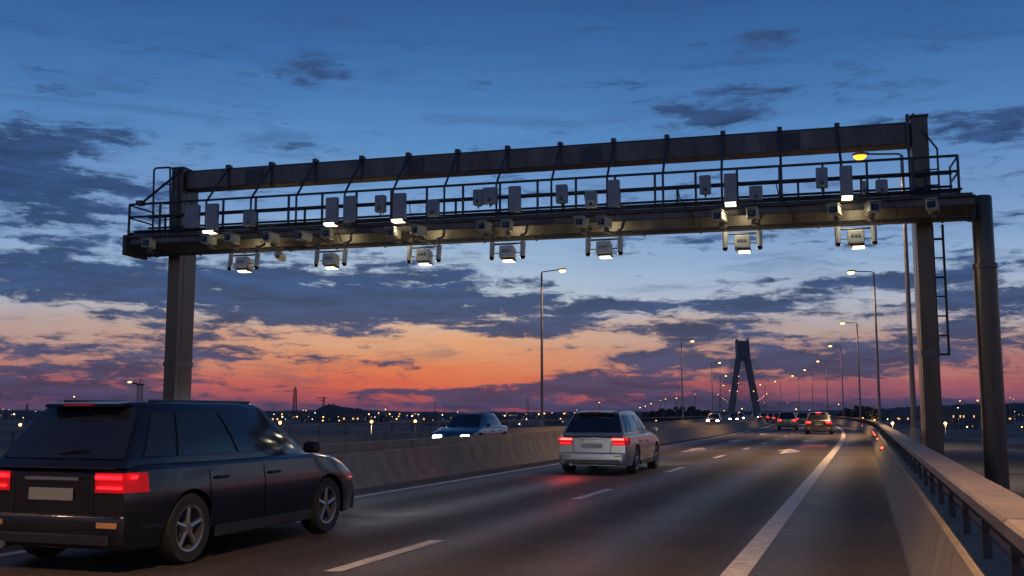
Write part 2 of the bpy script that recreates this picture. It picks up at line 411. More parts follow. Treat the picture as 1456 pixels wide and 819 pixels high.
# inclined hanger braces from upper beam top to the front railing, with a strap over the beam
for px in (325,386,448,514,580,650,721,796,872,948,1028,1109,1191):
    # x from the pixel of the block on the beam top
    x,_=loc(px,200,-.42)
    h=MB(); h.box((x,-.33,9.21),(.13,.22,.12)); h.box((x,-.385,8.86),(.055,.04,.64))
    h.box((x,-.39,8.55),(.07,.06,.08))
    h.tube((x,-.42,9.12),(x,-1.55,ZT+1.0),.035,n=6)
    h.tube((x,-1.57,ZT+1.02),(x,-1.57,ZT),.034,n=6)
    h.build('hanger',M['rail'],gan)
h=MB(); h.box((-.33,-.45,8.85),(.08,.06,.95)); h.tube((-.33,-.46,8.5),(-.33,-.56,ZT),.03)
h.build('hanger',M['rail'],gan)
h=MB(); h.tube((XL+.2,-.55,9.15),(XL-.5,-1.55,ZT+1.05),.04); h.box((XL-.55,-1.55,ZT+1.05),(.2,.2,.14)); h.build('hanger',M['rail'],gan)
for x in (-.15,.0,): MB().lathe([(0,0),(.05,0),(.05,.16),(.02,.2),(0,.2)],(x-.12,0,9.30),'z',8).build('mast_stub',M['dark'],gan)
# diagonal end rail at the right column
o=MB().path([(.02,-.48,8.9),(GRX,-.55,8.35),(GRX,-.58,6.9)],.026)
for z in (ZT+.92,ZT+.5,ZT+.25): o.tube((.05,-.56,z),(GRX,-.58,z),.02)
o.build('guard_rail',M['rail'],gan)
# ladder on the right column
ld=MB()
for x in (.26,LDX): ld.box((x,.30,(3.0+6.45)/2),(.06,.05,3.5))
ld.box(((.2+LDX)/2,.30,3.0),(LDX-.14,.06,.06))
k=3.5; i=0
while k<6.4:
    ld.tube((.2,.30,k),(LDX,.30,k),.02); 
    if i%2: ld.tube((.2,.62,k+.02),(LDX,.62,k+.02),.015); ld.tube((LDX,.30,k),(LDX,.62,k+.02),.015)
    k+=.52; i+=1
ld.build('ladder',M['rail'],gan)
# ladder head loops on the left end
o=MB()
def L3(px,py,yl): x,z=loc(px,py,yl); return (x,yl,z+0)
o.path([L3(217,335,-.95),L3(219,242,-.95),L3(222,239,-.95),L3(242,238,-.95),L3(242,335,-.95)],.032)
o.path([L3(246,335,-.62),L3(247,240,-.62),L3(262,240,-.62)],.032)
for py in (262,290,312): o.tube(L3(232,py,-.75),L3(247,py,-.62),.02)
o.build('ladder_head',M['rail'],gan)
# conduit along the beam
for x in (-3.4,-8.9,-14.3,-19.6):
    sp_=MB().box((x,-.372,8.865),(.62,.02,.44)).build('splice_plate',M['steel_dark'],ub)
    bo=MB()
    for i in range(6):
        for k in range(3): bo.box((x-.25+.1*i,-.388,8.72+.145*k),(.03,.02,.03))
    bo.build('bolts',M['steel'],sp_)
    sp_=MB().box((x-1.1,-1.512,(ZT+ZB)/2+.12),(.5,.02,.16)).build('splice_plate',M['steel_dark'],lb)
for k in range(9):
    x=-1.2-2.55*k; cb_=MB(); pts=[(x,-1.60,ZT+.55),(x+.05,-1.66,ZT+.28),(x+.18,-1.68,ZT+.06),(x+.34,-1.62,ZB+.30),(x+.42,-1.50,ZB+.02)]
    cb_.path(pts,.016,6); cb_.build('cable',M['dark'],gan)
cd=MB().tube((x0+.3,-1.66,ZT+.14),(x1-.3,-1.66,ZT+.14),.03); 
cd.build('conduit',M['dark'],gan)

ORD=['first','second','third','fourth','fifth','sixth','seventh','eighth','ninth','tenth','eleventh','twelfth','thirteenth','fourteenth','fifteenth','sixteenth','seventeenth','eighteenth','nineteenth','twentieth','twenty-first']
# hanging units
def hang_unit():
    r=empty('hanging_camera_unit')
    fr=MB()
    for s in (-1,1):
        fr.tube((s*.42,0,.0),(s*.42,-.05,-.24),.022); fr.tube((s*.42,.35,.12),(s*.42,0,0),.035)
        fr.box((s*.42,-.03,-.02),(.10,.10,.10))
    fr.tube((-.48,-.04,-.24),(.48,-.04,-.24),.028)
    fr.tube((0,-.04,-.24),(0,-.04,-.36),.02); fr.tube((-.42,-.06,-.50),(.42,-.06,-.50),.014)
    fr.build('hanger_frame',M['steel'],r)
    for s in (-1,1):
        c=MB().tube((s*.44,-.06,-.20),(s*.44,-.12,-.62),.075,.07,12).build('tube_camera',M['beige'],r,smooth=40)
        MB().tube((s*.44,-.12,-.62),(s*.44,-.13,-.68),.078,.06,12).build('camera_lens',M['lens'],c,smooth=40)
    bx=MB().box((0,-.08,-.50),(.40,.36,.34),Matrix.Rotation(R(-8),3,'X'),bev=.02).build('housing',M['beige2'],r)
    ink=MB()
    for k in range(3):
        for j in range(3): ink.box((-.09+.085*j,-.262-.0,-.44-.035*k),(.068 if (j+k)%2 else .05,.004,.022))
    ink.box((0,-.259,-.475),(.30,.002,.13)) if False else None
    ink.build('printed_label',M['ink'],bx)
    lm=MB().box((.05,-.10,-.715),(.34,.32,.07),bev=.01).build('lamp_housing',M['steel'],r)
    MB().box((.05,-.13,-.755),(.30,.26,.012)).build('lamp_lens',M['flood'],lm)
    MB().box((.05,-.266,-.735),(.28,.012,.022)).build('lamp_front',M['flood'],lm)
    return r
def lampdat(name,typ,energy,col,**k):
    d=bpy.data.lights.new(name,typ); d.energy=energy; d.color=col
    for a,v in k.items(): setattr(d,a,v)
    return d
small=lampdat('underside_fill','POINT',22,(1,.84,.5),shadow_soft_size=.15)
floodd=lampdat('panel_flood','SPOT',48,(1,.88,.58),spot_size=R(150),spot_blend=.8,shadow_soft_size=.12)
xs=(350,473,605,723,860,1056,1217)
proto=hang_unit()
look=['beige camera unit hanging under the gantry, leftmost of seven','hanging camera unit second from the left under the gantry','hanging camera unit third from the left under the gantry','middle hanging camera unit of seven under the gantry','hanging camera unit fifth from the left, left of the tall bridge tower','bright hanging camera unit just above the distant bridge tower','brightest hanging camera unit, rightmost under the gantry near the column']
hangz=[]
for i,px in enumerate(xs):
    o=proto if i==0 else copy_tree(proto)
    x,_=loc(px,350,-1.6)
    o.location=gw(x,-1.62,ZB-.05); o.rotation_euler=(0,0,-GA); tag(o,look[i],'camera unit','camera units hanging under the toll gantry')
for i,px in enumerate(xs):
    x,_=loc(px,350,-1.6)
    l=bpy.data.objects.new('underside_fill',small); COL.objects.link(l); l.location=gw(x+.05,-1.30,ZB-.78)  # added bare light behind each housing, brightens the beam underside like lamp spill

# single small camera hanging at x=400
o=empty('small_hanging_camera',gw(loc(400,355,-1.3)[0],-1.3,ZB-.05),-GA)
tag(o,'single small dark camera hanging alone under the beam near the left column','camera')
f_=MB().tube((0,0,0.05),(0,0,-.18),.02); f_.build('bracket',M['steel'],o)
MB().box((0,-.05,-.27),(.24,.34,.18),Matrix.Rotation(R(-20),3,'X')@Matrix.Rotation(R(12),3,'Y'),bev=.02).build('housing',M['beige'],o)
MB().lathe([(0,0),(.05,0),(.05,-.02),(0,-.02)],(0,-.225,-.30),'y',10).build('lens',M['lens'],o)

# camera boxes on the beam front
def cambox():
    r=empty('beam_camera')
    b=MB().box((0,-.16,0),(.27,.46,.25),bev=.02).build('housing',M['beige'],r)
    MB().box((0,-.40,.0),(.20,.012,.17)).build('face_plate',M['dark'],b)
    MB().lathe([(0,-.03),(.055,-.03),(.065,0),(0,0)],(0,-.41,0),'y',12).build('lens',M['lens'],b)
    MB().box((0,-.2,.14),(.30,.52,.015)).build('sun_shield',M['beige'],b)
    k=MB().box((0,-.05,-.16),(.08,.2,.08)); k.box((0,.06,-.22),(.12,.3,.05)); k.build('bracket',M['steel'],r)
    return r
cb=[(205,346),(293,340),(326,339),(383,338),(430,335),(460,332),(557,330),(594,327),(687,323),(718,320),(826,316),(860,315),(1025,307),(1071,303),(1190,298),(1239,295),(1330,292)]
proto=cambox()
for i,(px,py) in enumerate(cb):
    o=proto if i==0 else copy_tree(proto)
    x,z=loc(px,py,-2.0); o.location=gw(x,-1.66,z); o.rotation_euler=(R(random.uniform(-4,3)),R(random.uniform(-3,3)),-GA+R(random.choice((-14,-6,5,12))))
    lab='boxed camera on the front of the lower beam, %s from the left of seventeen'%ORD[i]
    if i==0: lab='leftmost boxed camera on the gantry, at the open end of the beam'
    if i==16: lab='rightmost boxed camera on the gantry, between the column and the round post'
    tag(o,lab,'camera','boxed cameras along the front of the gantry beam')

# panels on the railing
def panel(w,h,d,lit,kind):
    r=empty('antenna_panel' if kind=='tall' else 'junction_box')
    b=MB().box((0,0,h/2),(w,d,h),bev=.02).build('case',M['panelgrey'] if kind=='tall' else M['beige'] if lit==2 else M['panelgrey'],r)
    MB().box((0,-d/2-.004,h/2),(w*.82,.008,h*.88)).build('front_cover',M['panelgrey'],b)
    k=MB().box((0,d/2+.04,h*.3),(.10,.10,.06)); k.box((0,d/2+.04,h*.75),(.10,.10,.06)); k.tube((0,0,-.09),(0,0,0),.025); k.box((0,d/2+.10,h*.5),(.05,.03,h)); k.build('bracket',M['rail'],r)
    if lit==1:
        l=MB().box((0.0,-.06,-.05),(w*.95,.30,.07),bev=.01).build('lamp_housing',M['steel'],r)
        MB().box((0,-.08,-.093),(w*.85,.24,.012)).build('lamp_lens',M['flood'],l); MB().box((0,-.217,-.055),(w*.85,.012,.05)).build('lamp_front',M['flood'],l)
    if lit==2:
        MB().box((0,-d/2-.012,h*.3),(w*.6,.01,h*.25)).build('display',M['beige2'],b)
    if kind!='tall':
        MB().lathe([(0,-.02),(.045,-.02),(.05,0),(0,0)],(0,-d/2-.01,h*.22),'y',10).build('lens',M['lens'],b)
    return r
pn=[(273,292,325,20,0,'tall','dark panel before the left column, leftmost on the railing'),(301,290,328,17,1,'tall','tall grey panel just right of the left column, small lamp at its foot'),
(355,300,322,16,0,'box','small grey box on the railing, left of the first pair of tall panels'),(472,281,317,17,1,'tall','left one of a pair of tall grey panels, lamp lit at its foot'),
(497,279,316,17,0,'tall','right one of a pair of tall grey panels, unlit'),(541,278,302,14,0,'box','small pinkish grey box high on the railing, between two tall panels'),
(568,275,312,18,1,'tall','tall grey panel with a lit lamp at its foot above the third hanging unit'),(616,284,308,16,0,'box','dark box low on the railing right of the lamp-lit tall panel'),
(680,270,292,13,0,'box','left one of three boxes clustered over the middle hanging unit'),(697,267,290,20,0,'box','middle one of three boxes clustered over the middle hanging unit'),
(732,265,302,17,0,'tall','tall unlit panel right of the cluster over the middle hanging unit'),(799,263,289,16,0,'box','lone grey box on the railing near the middle, left of the pale display box'),
(841,272,296,16,2,'box','box with a pale display on the railing left of a tall unlit panel'),(873,256,295,17,0,'tall','tall unlit blue-grey panel above the fifth hanging unit'),
(1003,250,276,16,0,'box','grey box on the railing left of the brightly lit tall panel'),(1039,247,288,18,1,'tall','tall panel with bright lamp above the distant bridge tower'),
(1075,265,285,19,0,'box','squat pinkish box right of the tall lit panel above the bridge tower'),(1169,239,267,17,0,'box','grey box on the railing left of the rightmost tall panel'),
(1204,236,279,18,1,'tall','rightmost tall panel with bright lamp below the orange street light'),(1229,258,276,5,0,'box','very narrow dark box right of the rightmost tall panel'),
(1254,256,275,17,0,'box','rightmost small box on the railing, beside the right column')]
for px,ya,yb,w,lit,kind,lab in pn:
    x,z0=loc(px,yb,-1.72); _,z1=loc(px,ya,-1.72); xw=loc(px+w/2,yb,-1.72)[0]-loc(px-w/2,yb,-1.72)[0]
    o=panel(xw,z1-z0,.14 if kind=='tall' else .2,lit,kind); o.location=gw(x,-1.72,z0); o.rotation_euler=(0,0,-GA)
    tag(o,lab,'antenna panel' if kind=='tall' else 'equipment box','panels and boxes on the gantry railing')
    if lit==1:
        l=bpy.data.objects.new('panel_flood',floodd); COL.objects.link(l); l.location=gw(x,-2.0,z0-.16); l.rotation_euler=(R(-18),0,-GA)

# ------------------------------------------------------------------ street lamps
def lamp_proto(near=False):
    r=empty('street_lamp'); H=10.9
    MB().tube((0,0,-.6),(0,0,H-.05),.11,.06,12).build('pole',M['pole'],r,smooth=40)
    MB().lathe([(0,-.6),(.2,-.6),(.2,-.5),(.14,-.45),(.14,.9),(.12,.95)],(0,0,0),'z',12).build('base_sleeve',M['pole'],r,smooth=40)
    MB().path([(0,0,H-.05),(.10,0,H+.02),(1.15,0,H+.1)],.035).build('arm',M['pole'],r)
    hd=MB(); rows=[]
    for t,w,h in ((0,.05,.04),(.08,.10,.07),(.3,.15,.10),(.5,.15,.09),(.62,.05,.04)):
        rows.append([(1.1+t, w*math.cos(a), H+.10+h*math.sin(a)*(1 if math.sin(a)>0 else .5)) for a in [2*math.pi*i/12 for i in range(12)]])
    hd.grid(rows,True); hd.f.append(tuple(range(12))); hd.f.append(tuple(48+i for i in range(12)))
    h=hd.build('lamp_head',M['pole'],r,smooth=50)
    b=MB(); rows=[]
    for j in range(6):
        a=j/5*math.pi/2
        rows.append([(1.45+.24*math.cos(a)*math.cos(t), .16*math.cos(a)*math.sin(t), H+.065-.17*math.sin(a)) for t in [2*math.pi*i/12 for i in range(12)]])
    b.grid(rows,True); b.build('lens',M['sodium_near'] if near else M['sodium'],h,smooth=80)
    return r
sod=lampdat('sodium_light','SPOT',9500,(1,.60,.28),spot_size=R(132),spot_blend=1,shadow_soft_size=.18)
sod_far=lampdat('sodium_light_far','SPOT',5200,(1,.58,.26),spot_size=R(132),spot_blend=1,shadow_soft_size=.18)
LP=lamp_proto(); LPN=lamp_proto(True)
used=False; nl=0
def put_lamp(X,Y,side,label,light=None,near=False,tilt=0):
    global used,nl
    if near: o=LPN if not getattr(put_lamp,'nu',False) else copy_tree(LPN); put_lamp.nu=True
    else: o=LP if not used else copy_tree(LP); used=True
    o.location=(X,Y,0); h=math.atan(slope(Y)); o.rotation_euler=(0,0,(math.pi-h) if side=='R' else -h)
    tag(o,label,'street lamp','street lamps along the motorway')
    if light:
        l=bpy.data.objects.new('sodium_light',light); COL.objects.link(l)
        s=-1 if side=='R' else 1
        l.location=(X+s*1.45*math.cos(h),Y-s*1.45*math.sin(h),10.75); l.rotation_euler=(0,0,0)
    nl+=1
def lx(px,Y): return (px-728)/F*Y
RL=[(1295,36.9),(1247,68.6),(1220,108),(1196,145),(1174,188),(1153,226),(1134,261),(1108,306),(1086,341)]
rlab=['nearest right-hand street lamp, orange head glowing behind the gantry railing','second street lamp on the right, tallest clear one against the clouds','third street lamp in the right row','fourth street lamp in the right row','fifth street lamp in the right row','sixth street lamp in the right row','seventh street lamp in the right row, small','eighth street lamp in the right row, right of the bridge tower','ninth street lamp in the right row, beside the bridge tower']
for i,(px,Y) in enumerate(RL): put_lamp(lx(px,Y),Y,'R',rlab[i],(sod if i<2 else sod_far) if i<7 else None,near=(i==0))
put_lamp(g(.5)+1.8,.5,'R','street lamp beside the camera, right of the parapet',sod)
put_lamp(g(-30)+1.8,-30,'R','street lamp behind the camera, right of the parapet',sod_far)
LL=[(770.5,68.6),(969,136),(1011.5,194),(1023,262),(1021,350),(1031,430)]
llab=['tall left-hand street lamp standing alone near the picture centre','second left-hand street lamp, left of the bridge tower','third left-hand street lamp, just left of the bridge tower','fourth left-hand street lamp, by the foot of the bridge tower','fifth left-hand street lamp, small by the tower foot','sixth left-hand street lamp, tiny under the bridge tower']
for i,(px,Y) in enumerate(LL): put_lamp(lx(px,Y),Y,'L',llab[i],sod_far if i<3 else None)
put_lamp(g(6)-21.4,6,'L','left-hand street lamp out of frame beside the far parapet',sod_far)
for k,Y in enumerate((500,560,620,690,760,830)):
    put_lamp(g(Y)+1.4,Y,'R','tiny street lamp on the far stretch of the motorway beyond the last bend'); put_lamp(g(Y)-21,Y+20,'L','tiny street lamp on the far stretch of the motorway beyond the last bend')

# ------------------------------------------------------------------ bridge tower
TY=800.; T=at_y(1058.5,588,TY); s_=TY/F
tw=tag(empty('bridge_tower',(T.x,TY,0),-.06),'tall dark A-shaped bridge tower with flat block top on the horizon','bridge tower')
def hx(px): return (px-1058.5)*s_
def hz(py): return CAMH+(588-py)*s_*1.0
def leg(xa0,xa1,za,xb0,xb1,zb,y,d):
    m=MB(); n=len(m.v)
    for yy in (y-d/2,y+d/2): m.v+=[(xa0,yy,za),(xa1,yy,za),(xb1,yy,zb),(xb0,yy,zb)]
    m.f+= [(0,1,2,3),(7,6,5,4),(0,4,5,1),(1,5,6,2),(2,6,7,3),(3,7,4,0)]; return m
for yy,dd in ((-3,2.6),(7.5,2.6)):
    leg(hx(1034.5),hx(1041.5),-8,hx(1050.3),hx(1054.8),hz(510),yy,dd).build('leg',M['tower'],tw)
    leg(hx(1076.5),hx(1083.5),-8,hx(1062.2),hx(1067.6),hz(510),yy,dd).build('leg',M['tower'],tw)
m=leg(hx(1050.3),hx(1067.6),hz(510),hx(1049.6),hx(1066.8),hz(485.5),1.2,10)
m.build('head_block',M['tower'],tw)
m=MB()
for p in (1050.6,1065.8): m.box((hx(p),1.2,hz(484.2)),(.9,8,1.4))
m.build('parapet_teeth',M['tower'],tw)
MB().box((0,1.2,hz(511.5)),(hx(1063)-hx(1054),8,2.2)).build('crossbeam',M['tower'],tw)
MB().box((0,.75,-1.8),(30,9.5,2.4)).build('deck_crossbeam',M['tower'],tw)
for k,(a,b) in enumerate(((1049.5,536),(1048.5,546),(1047,557),(1072,557))):
    MB().lathe([(0,-.2),(.16,-.2),(.16,.2),(0,.3)],(hx(a)+(.6 if a<1058 else -.6)*1,-4.6,hz(b)),'z',8).build('lamp',M['farwarm'],tw)
# stay cables
cab=MB()
for sgn in (-1,1):
    for k in range(7):
        z=hz(510)+2+k*1.5
        for xx in (-5.2,5.2): cab.tube((xx*.6,sgn*4,z),(xx*1.9,sgn*(25+k*14),.6),.10,n=5)
cab.build('stay_cables',M['steel_dark'],tw)

# ------------------------------------------------------------------ vehicles
def interp(t,pts):
    for (a,b),(c,d) in zip(pts[:-1],pts[1:]):
        if t<=c: return b+(d-b)*max(0,(t-a))/(c-a)
    return pts[-1][1]
PAINT={}
def paint(n,c,metal=.5,rough=.3):
    if n not in PAINT: PAINT[n]=mat('paint_'+n,c,rough,metal,.06,3,coat=.6)
    return PAINT[n]
def car(label,X,Y,head,L=4.4,W=1.84,H=1.6,pm=None,tail='tail',headl=None,group='vehicles on the motorway',name='car',brake=False,sedan=False,wr=.34):
    r=empty(name,(X,Y,0),-head); tag(r,label,'car',group)
    hw=W/2; yr,yf=-L/2,L/2; belt=.605*H+.03; yb=-L/2+.85; ya=L/2-.86; wb=(yb,ya)
    cowl=yf-1.15 if not sedan else yf-1.25
    def deck(y):
        P=[(cowl-L,belt),(cowl,belt+.01),(cowl+.5,belt-.05),(yf-.25,belt-.17),(yf-.06,belt-.27),(yf,belt-.38)]
        P=[(-9,belt)]+P[1:]
        z=interp(y,P)
        if sedan: z=min(z,interp(y,[(yr,belt-.02),(yr+.1,belt+.03),(yr+.7,belt+.05),(9,9)]))
        else: z=min(z,interp(y,[(yr,belt-.10),(yr+.10,belt-.01),(yr+.2,belt),(9,9)]))
        return z
    def hwid(y):
        t=abs(y)/(L/2); return hw*(1-.13*max(0,(t-.72)/.28)**2)
    def side(y,z):  # x of the side surface at height z
        b=hwid(y); d=deck(y)
        return b*interp(z,[(.15,.955),(.30,.975),(.55,1.0),(.72,.99),(d-.06,.955),(d,.90)])
    N=64; rows=[]
    arch=.40+(wr-.34)
    for i in range(N+1):
        y=yr+(yf-yr)*i/N; b=hwid(y); d=deck(y); zb=.22
        if i==0 or i==N: zb=.30
        for w in wb:
            if abs(y-w)<arch: zb=max(zb, wr+math.sqrt(arch*arch-(y-w)**2)-.02)
        zs=[zb+(d-.06-zb)*k for k in (0,.12,.3,.5,.7,.85,1)]
        half=[(0,.22),(b*.70,.22),(b*.70,max(.22,zb))]+[(side(y,z),z) for z in zs]+[(b*.90,d-.015),(b*.82,d),(0,d+.03)]
        ring=[(x,y,z) for x,z in half]+[(-x,y,z) for x,z in reversed(half[1:-1])]
        rows.append(ring)
    m=MB().grid(rows,True); n=len(rows[0]); m.f.append(tuple(range(n))); k=len(m.v)-n; m.f.append(tuple(range(k,k+n)))
    body=m.build('body',pm,r,smooth=32)
    # greenhouse
    zr=H-.03
    rb,rt=(yr+.06,yr+.52) if not sedan else (yr+.62,yr+1.15)
    fb_,ft=cowl+.02,cowl-.78
    def GS(s,v,sd,off=0):
        y0=rb+(rt-rb)*v; y1=fb_+(ft-fb_)*v; y=y0+(y1-y0)*s
        z=belt-.03+(zr-belt+.03)*v
        x=(hw*.90)*(1-.27*v**1.4)*(1-.10*abs(2*s-1)**3)
        return Vector((sd*(x+off),y,z))
    rows=[]
    for v in [q/12 for q in range(13)]:
        ring=[GS(s/28,v,1) for s in range(29)]; 
        nf=ring[-1]; cf=[Vector((nf.x*(1-2*k/8),nf.y+.10*(1-(1-2*k/8)**2),nf.z)) for k in range(1,8)]
        left=[GS(1-s/28,v,-1) for s in range(29)]
        nr=left[-1]; cr_=[Vector((nr.x*(1-2*k/8),nr.y-.06*(1-(1-2*k/8)**2),nr.z)) for k in range(1,8)]
        rows.append(ring+cf+left+cr_)
    top=rows[-1]; c=Vector((0,(rt+ft)/2,H)); rows.append([ (p*.93+c*.07)+Vector((0,0,.022)) for p in top]); rows.append([(p*.6+c*.4)+Vector((0,0,.02)) for p in top])
    m=MB().grid(rows,True); n=len(top); k=len(m.v)-n; m.f.append(tuple(range(k,k+n)))
    roof=m.build('roof',pm,r,smooth=40)
    def pan(s0,s1,v0,v1,sd,skew=0):
        return MB().grid([[GS(s0+(s1-s0)*i/14,v0+(v1-v0)*j/10,sd,.011) for i in range(15)] for j in range(11)])
    for sd in (-1,1):
        for s0,s1 in (((.05,.18),(.20,.50),(.53,.93)) if not sedan else ((.07,.48),(.52,.93))):
            pan(s0,s1,.16,.86,sd).build('window',M['glass'],r,smooth=60)
    def endpan(front,v0,v1,k0=.08):
        rows=[]
        for j in range(13):
            v=v0+(v1-v0)*j/12; a=GS(1 if front else 0,v,1)
            row=[]
            for i in range(11):
                k=-1+2*(k0/2+(1-k0)*i/10); k=max(-1,min(1,k)); sg=1 if front else -1
                row.append((a.x*k, a.y+sg*((.10 if front else .06)*(1-k*k)+.013), a.z))
            rows.append(row)
        return MB().grid(rows)
    endpan(True,.12,.93).build('windscreen',M['glass'],r,smooth=60)
    rw=endpan(False,.14,.93,.06).build('rear_window',M['glass'],r,smooth=60)
    pz=GS(0,.22,1)
    MB().tube((.0,pz.y-.085,pz.z),(.32,pz.y-.07,pz.z+.05),.012,n=6).build('wiper',M['dark'],rw)
    # spoiler lip and high brake lamp
    tp=GS(0,1,1)
    if not sedan:
        MB().box((0,tp.y-.10,zr-.005),(tp.x*1.62,.22,.035),Matrix.Rotation(R(5),3,'X'),bev=.015).build('spoiler',pm,r)
    MB().box((0,tp.y-.235 if not sedan else rt-.05,zr-.005 if not sedan else zr-.04),(.34,.02,.026)).build('brake_light',M['tailhot'] if brake else M['redlens'],r)
    for sd in (-1,1):
        MB().tube((sd*tp.x*.93,rt+.15,zr+.035),(sd*tp.x*.93,ft-.1,zr+.035),.016,n=6).build('roof_rail',M['dark'],r)
    # bumpers
    for e,sg in ((yr,-1),(yf,1)):
        rows=[]
        for z,o in ((.23,.0),(.27,.016),(.36,.022),(.49,.024),(.515,.018),(.53,-.01)):
            row=[]
            for i in range(17):
                k=-1+2*i/16; row.append((k*(hwid(e)+.004), e+sg*(o-.012*abs(k)**8), z))
            rows.append(row)
        rows=[[(x,y,z) for x,y,z in rw_] for rw_ in rows]
        m=MB().grid(rows); 
        bp=m.build('bumper',pm,r,smooth=50)
        sol=bp.modifiers.new('t','SOLIDIFY'); sol.thickness=.04
        MB().box((0,e+sg*.020,.30),(W*.72,.05,.10),bev=.015).build('lower_trim',M['dark'],bp)
    # tail lamps
    for sd in (-1,1):
        z0=belt-.12; e=yr
        hb=hwid(yr)
        rows=[]
        for z in (z0-.13,z0-.04,z0+.05):
            row=[]
            for q in range(9):
                if q<5: xx=hb*(.60+.385*q/4); yy=e-.012-(0.0 if q<4 else -.01)
                else: xx=side(yr+.07*(q-4),z)+.008; yy=e+.06*(q-4)
                row.append((sd*xx,yy,z))
            rows.append(row)
        tl=MB().grid(rows).build('taillight',M['tail_lens'] if tail else M['redlens'],r,smooth=50)
        tm=M[tail] if tail else None
        if tm:
            MB().box((sd*hb*.79,e-.022,z0+.01),(hb*.35,.012,.034)).build('light_bar',tm,tl)
            MB().box((sd*hb*.81,e-.022,z0-.085),(hb*.33,.012,.022)).build('light_bar',tm if tail!='tailhot' else M['tail'],tl)
            MB().box((sd*(side(yr+.12,z0)+.012),e+.13,z0+.01),(.012,.16,.03)).build('light_bar',M['tail'],tl)
        MB().box((sd*hb*.80,yr-.03,.44),(.22,.012,.05)).build('reflector',M['amberlens'] if not tail=='tailhot' else M['amberlens'],r)
        # headlights
        h=deck(yf-.12)-.10
        hm=M[headl] if headl else M['lens']
        MB().box((sd*hwid(yf)*.74,yf-.015,h-.03),(.36,.10,.15),bev=.03).build('headlight',hm,r)
        if headl:
            MB().box((sd*hwid(yf)*.72,yf+.06,.36),(.16,.03,.07),bev=.01).build('fog_light',M['lens'],r)
        mr=MB().box((sd*(hw+.07),cowl-.30,belt+.08),(.20,.10,.14),bev=.03).build('mirror',pm,r)
        # doors
        for d0,d1 in ((cowl-1.15,cowl-.12),(yb+.30,cowl-1.18)):
            rows=[]
            for j in range(7):
                z=.32+(belt-.09-.32)*j/6
                rows.append([(sd*(side(d0+(d1-d0)*i/5,z)+.007),d0+(d1-d0)*i/5,z) for i in range(6)])
            dr=MB().grid(rows).build('door',pm,r,smooth=50)
            MB().box((sd*(side(d0+.15,belt-.2)+.03),d0+.18,belt-.17),(.03,.18,.03),bev=.008).build('handle',pm,dr)
        ms=MB().box((sd*(hw*.965),(yb+ya)/2,.27),(.05,ya-yb-2*arch-.02,.12),bev=.01); ms.build('side_sill',M['dark'],r)
        for wy in wb:
            m=MB().lathe([(wr*.62,-.10),(wr*.94,-.11),(wr,-.07),(wr,.07),(wr*.94,.11),(wr*.62,.10)],(sd*(hw-.13),wy,wr),'x',28)
            wh=m.build('wheel',M['rubber'],r,smooth=40)
            rm_=MB().lathe([(0,.02),(.05,.03),(.06,.0)],(0,0,0),'x',10)
            rm_=MB(); cx=sd*(hw-.13)+sd*.07
            rm_.lathe([(wr*.62,-.0),(wr*.66,sd*.035),(wr*.60,sd*.03),(wr*.58,-sd*.1)],(cx,wy,wr),'x',28)
            rm_.lathe([(0,sd*.02),(.06,sd*.02),(.07,-sd*.02)],(cx,wy,wr),'x',12)
            for q in range(5):
                a=2*math.pi*q/5+.3
                rm_.tube((cx,wy+.04*math.cos(a),wr+.04*math.sin(a)),(cx+sd*.01,wy+wr*.6*math.cos(a),wr+wr*.6*math.sin(a)),.028,.022,6)
            rm_.build('rim',M['rim'],wh,smooth=40)
            MB().lathe([(0,0),(wr*.56,0)],(cx-sd*.09,wy,wr),'x',20).build('brake_disc',M['dark'],wh)
    sm=MB()
    for sd in (-1,1): sm.box((sd*hwid(yr)*.56,yr-.004,belt-.30),(.012,.012,.34))
    sm.box((0,yr-.004,belt-.475),(hwid(yr)*1.12,.012,.012)); sm.box((0,yr-.004,belt-.03),(hwid(yr)*1.7,.012,.010))
    sm.build('tailgate_seam',M['dark'],r)
    MB().tube((-.55*hw,yr+.16,.24),(-.55*hw,yr-.05,.235),.035,n=12).build('exhaust_pipe',M['rim'],r,smooth=40)
    # plate, badge strip, grille
    pl=MB().box((0,yr-.02,belt-.27),(.50,.014,.11)).build('number_plate',M['plate'],r)
    MB().box((0,yr-.018,belt-.13),(.62,.02,.035),bev=.006).build('chrome_strip',M['rim'],r)
    MB().box((0,yf+.01,belt-.42),(.80,.06,.16),bev=.02).build('grille',M['dark'],r)
    MB().box((0,yf+.075,.42),(.50,.014,.11)).build('number_plate',M['plate'],r)
    return r
def hd(Y): return math.atan(slope(Y))
def spot(name,root,lx_,ly_,z,aim_down,e,c,size=70):
    d=lampdat(name,'SPOT',e,c,spot_size=R(size),spot_blend=.6,shadow_soft_size=.06)
    l=bpy.data.objects.new(name,d); COL.objects.link(l); l.parent=root; l.location=(lx_,ly_,z); l.rotation_euler=(R(90-aim_down),0,0 if ly_>0 else math.pi)
    return l
def place(off,Y): return g(Y)+off, Y
# near dark SUV
Ln=4.45; Yc=9.75+Ln/2*.947; X,Y=place(-7.60,Yc)
c0=car('large near-black car at the left front, red tail lamps lit',X,Y,hd(Y),Ln,1.88,1.57,paint('midnight',(.012,.016,.026),.5,.25),'tail','headw')
spot('headlight_beam',c0,.6,Ln/2+.15,.75,5,120,(.85,.93,1)); spot('headlight_beam',c0,-.6,Ln/2+.15,.75,5,90,(.85,.93,1))
spot('tail_glow',c0,.6,-Ln/2-.12,.8,10,14,(1,.05,.05),150)
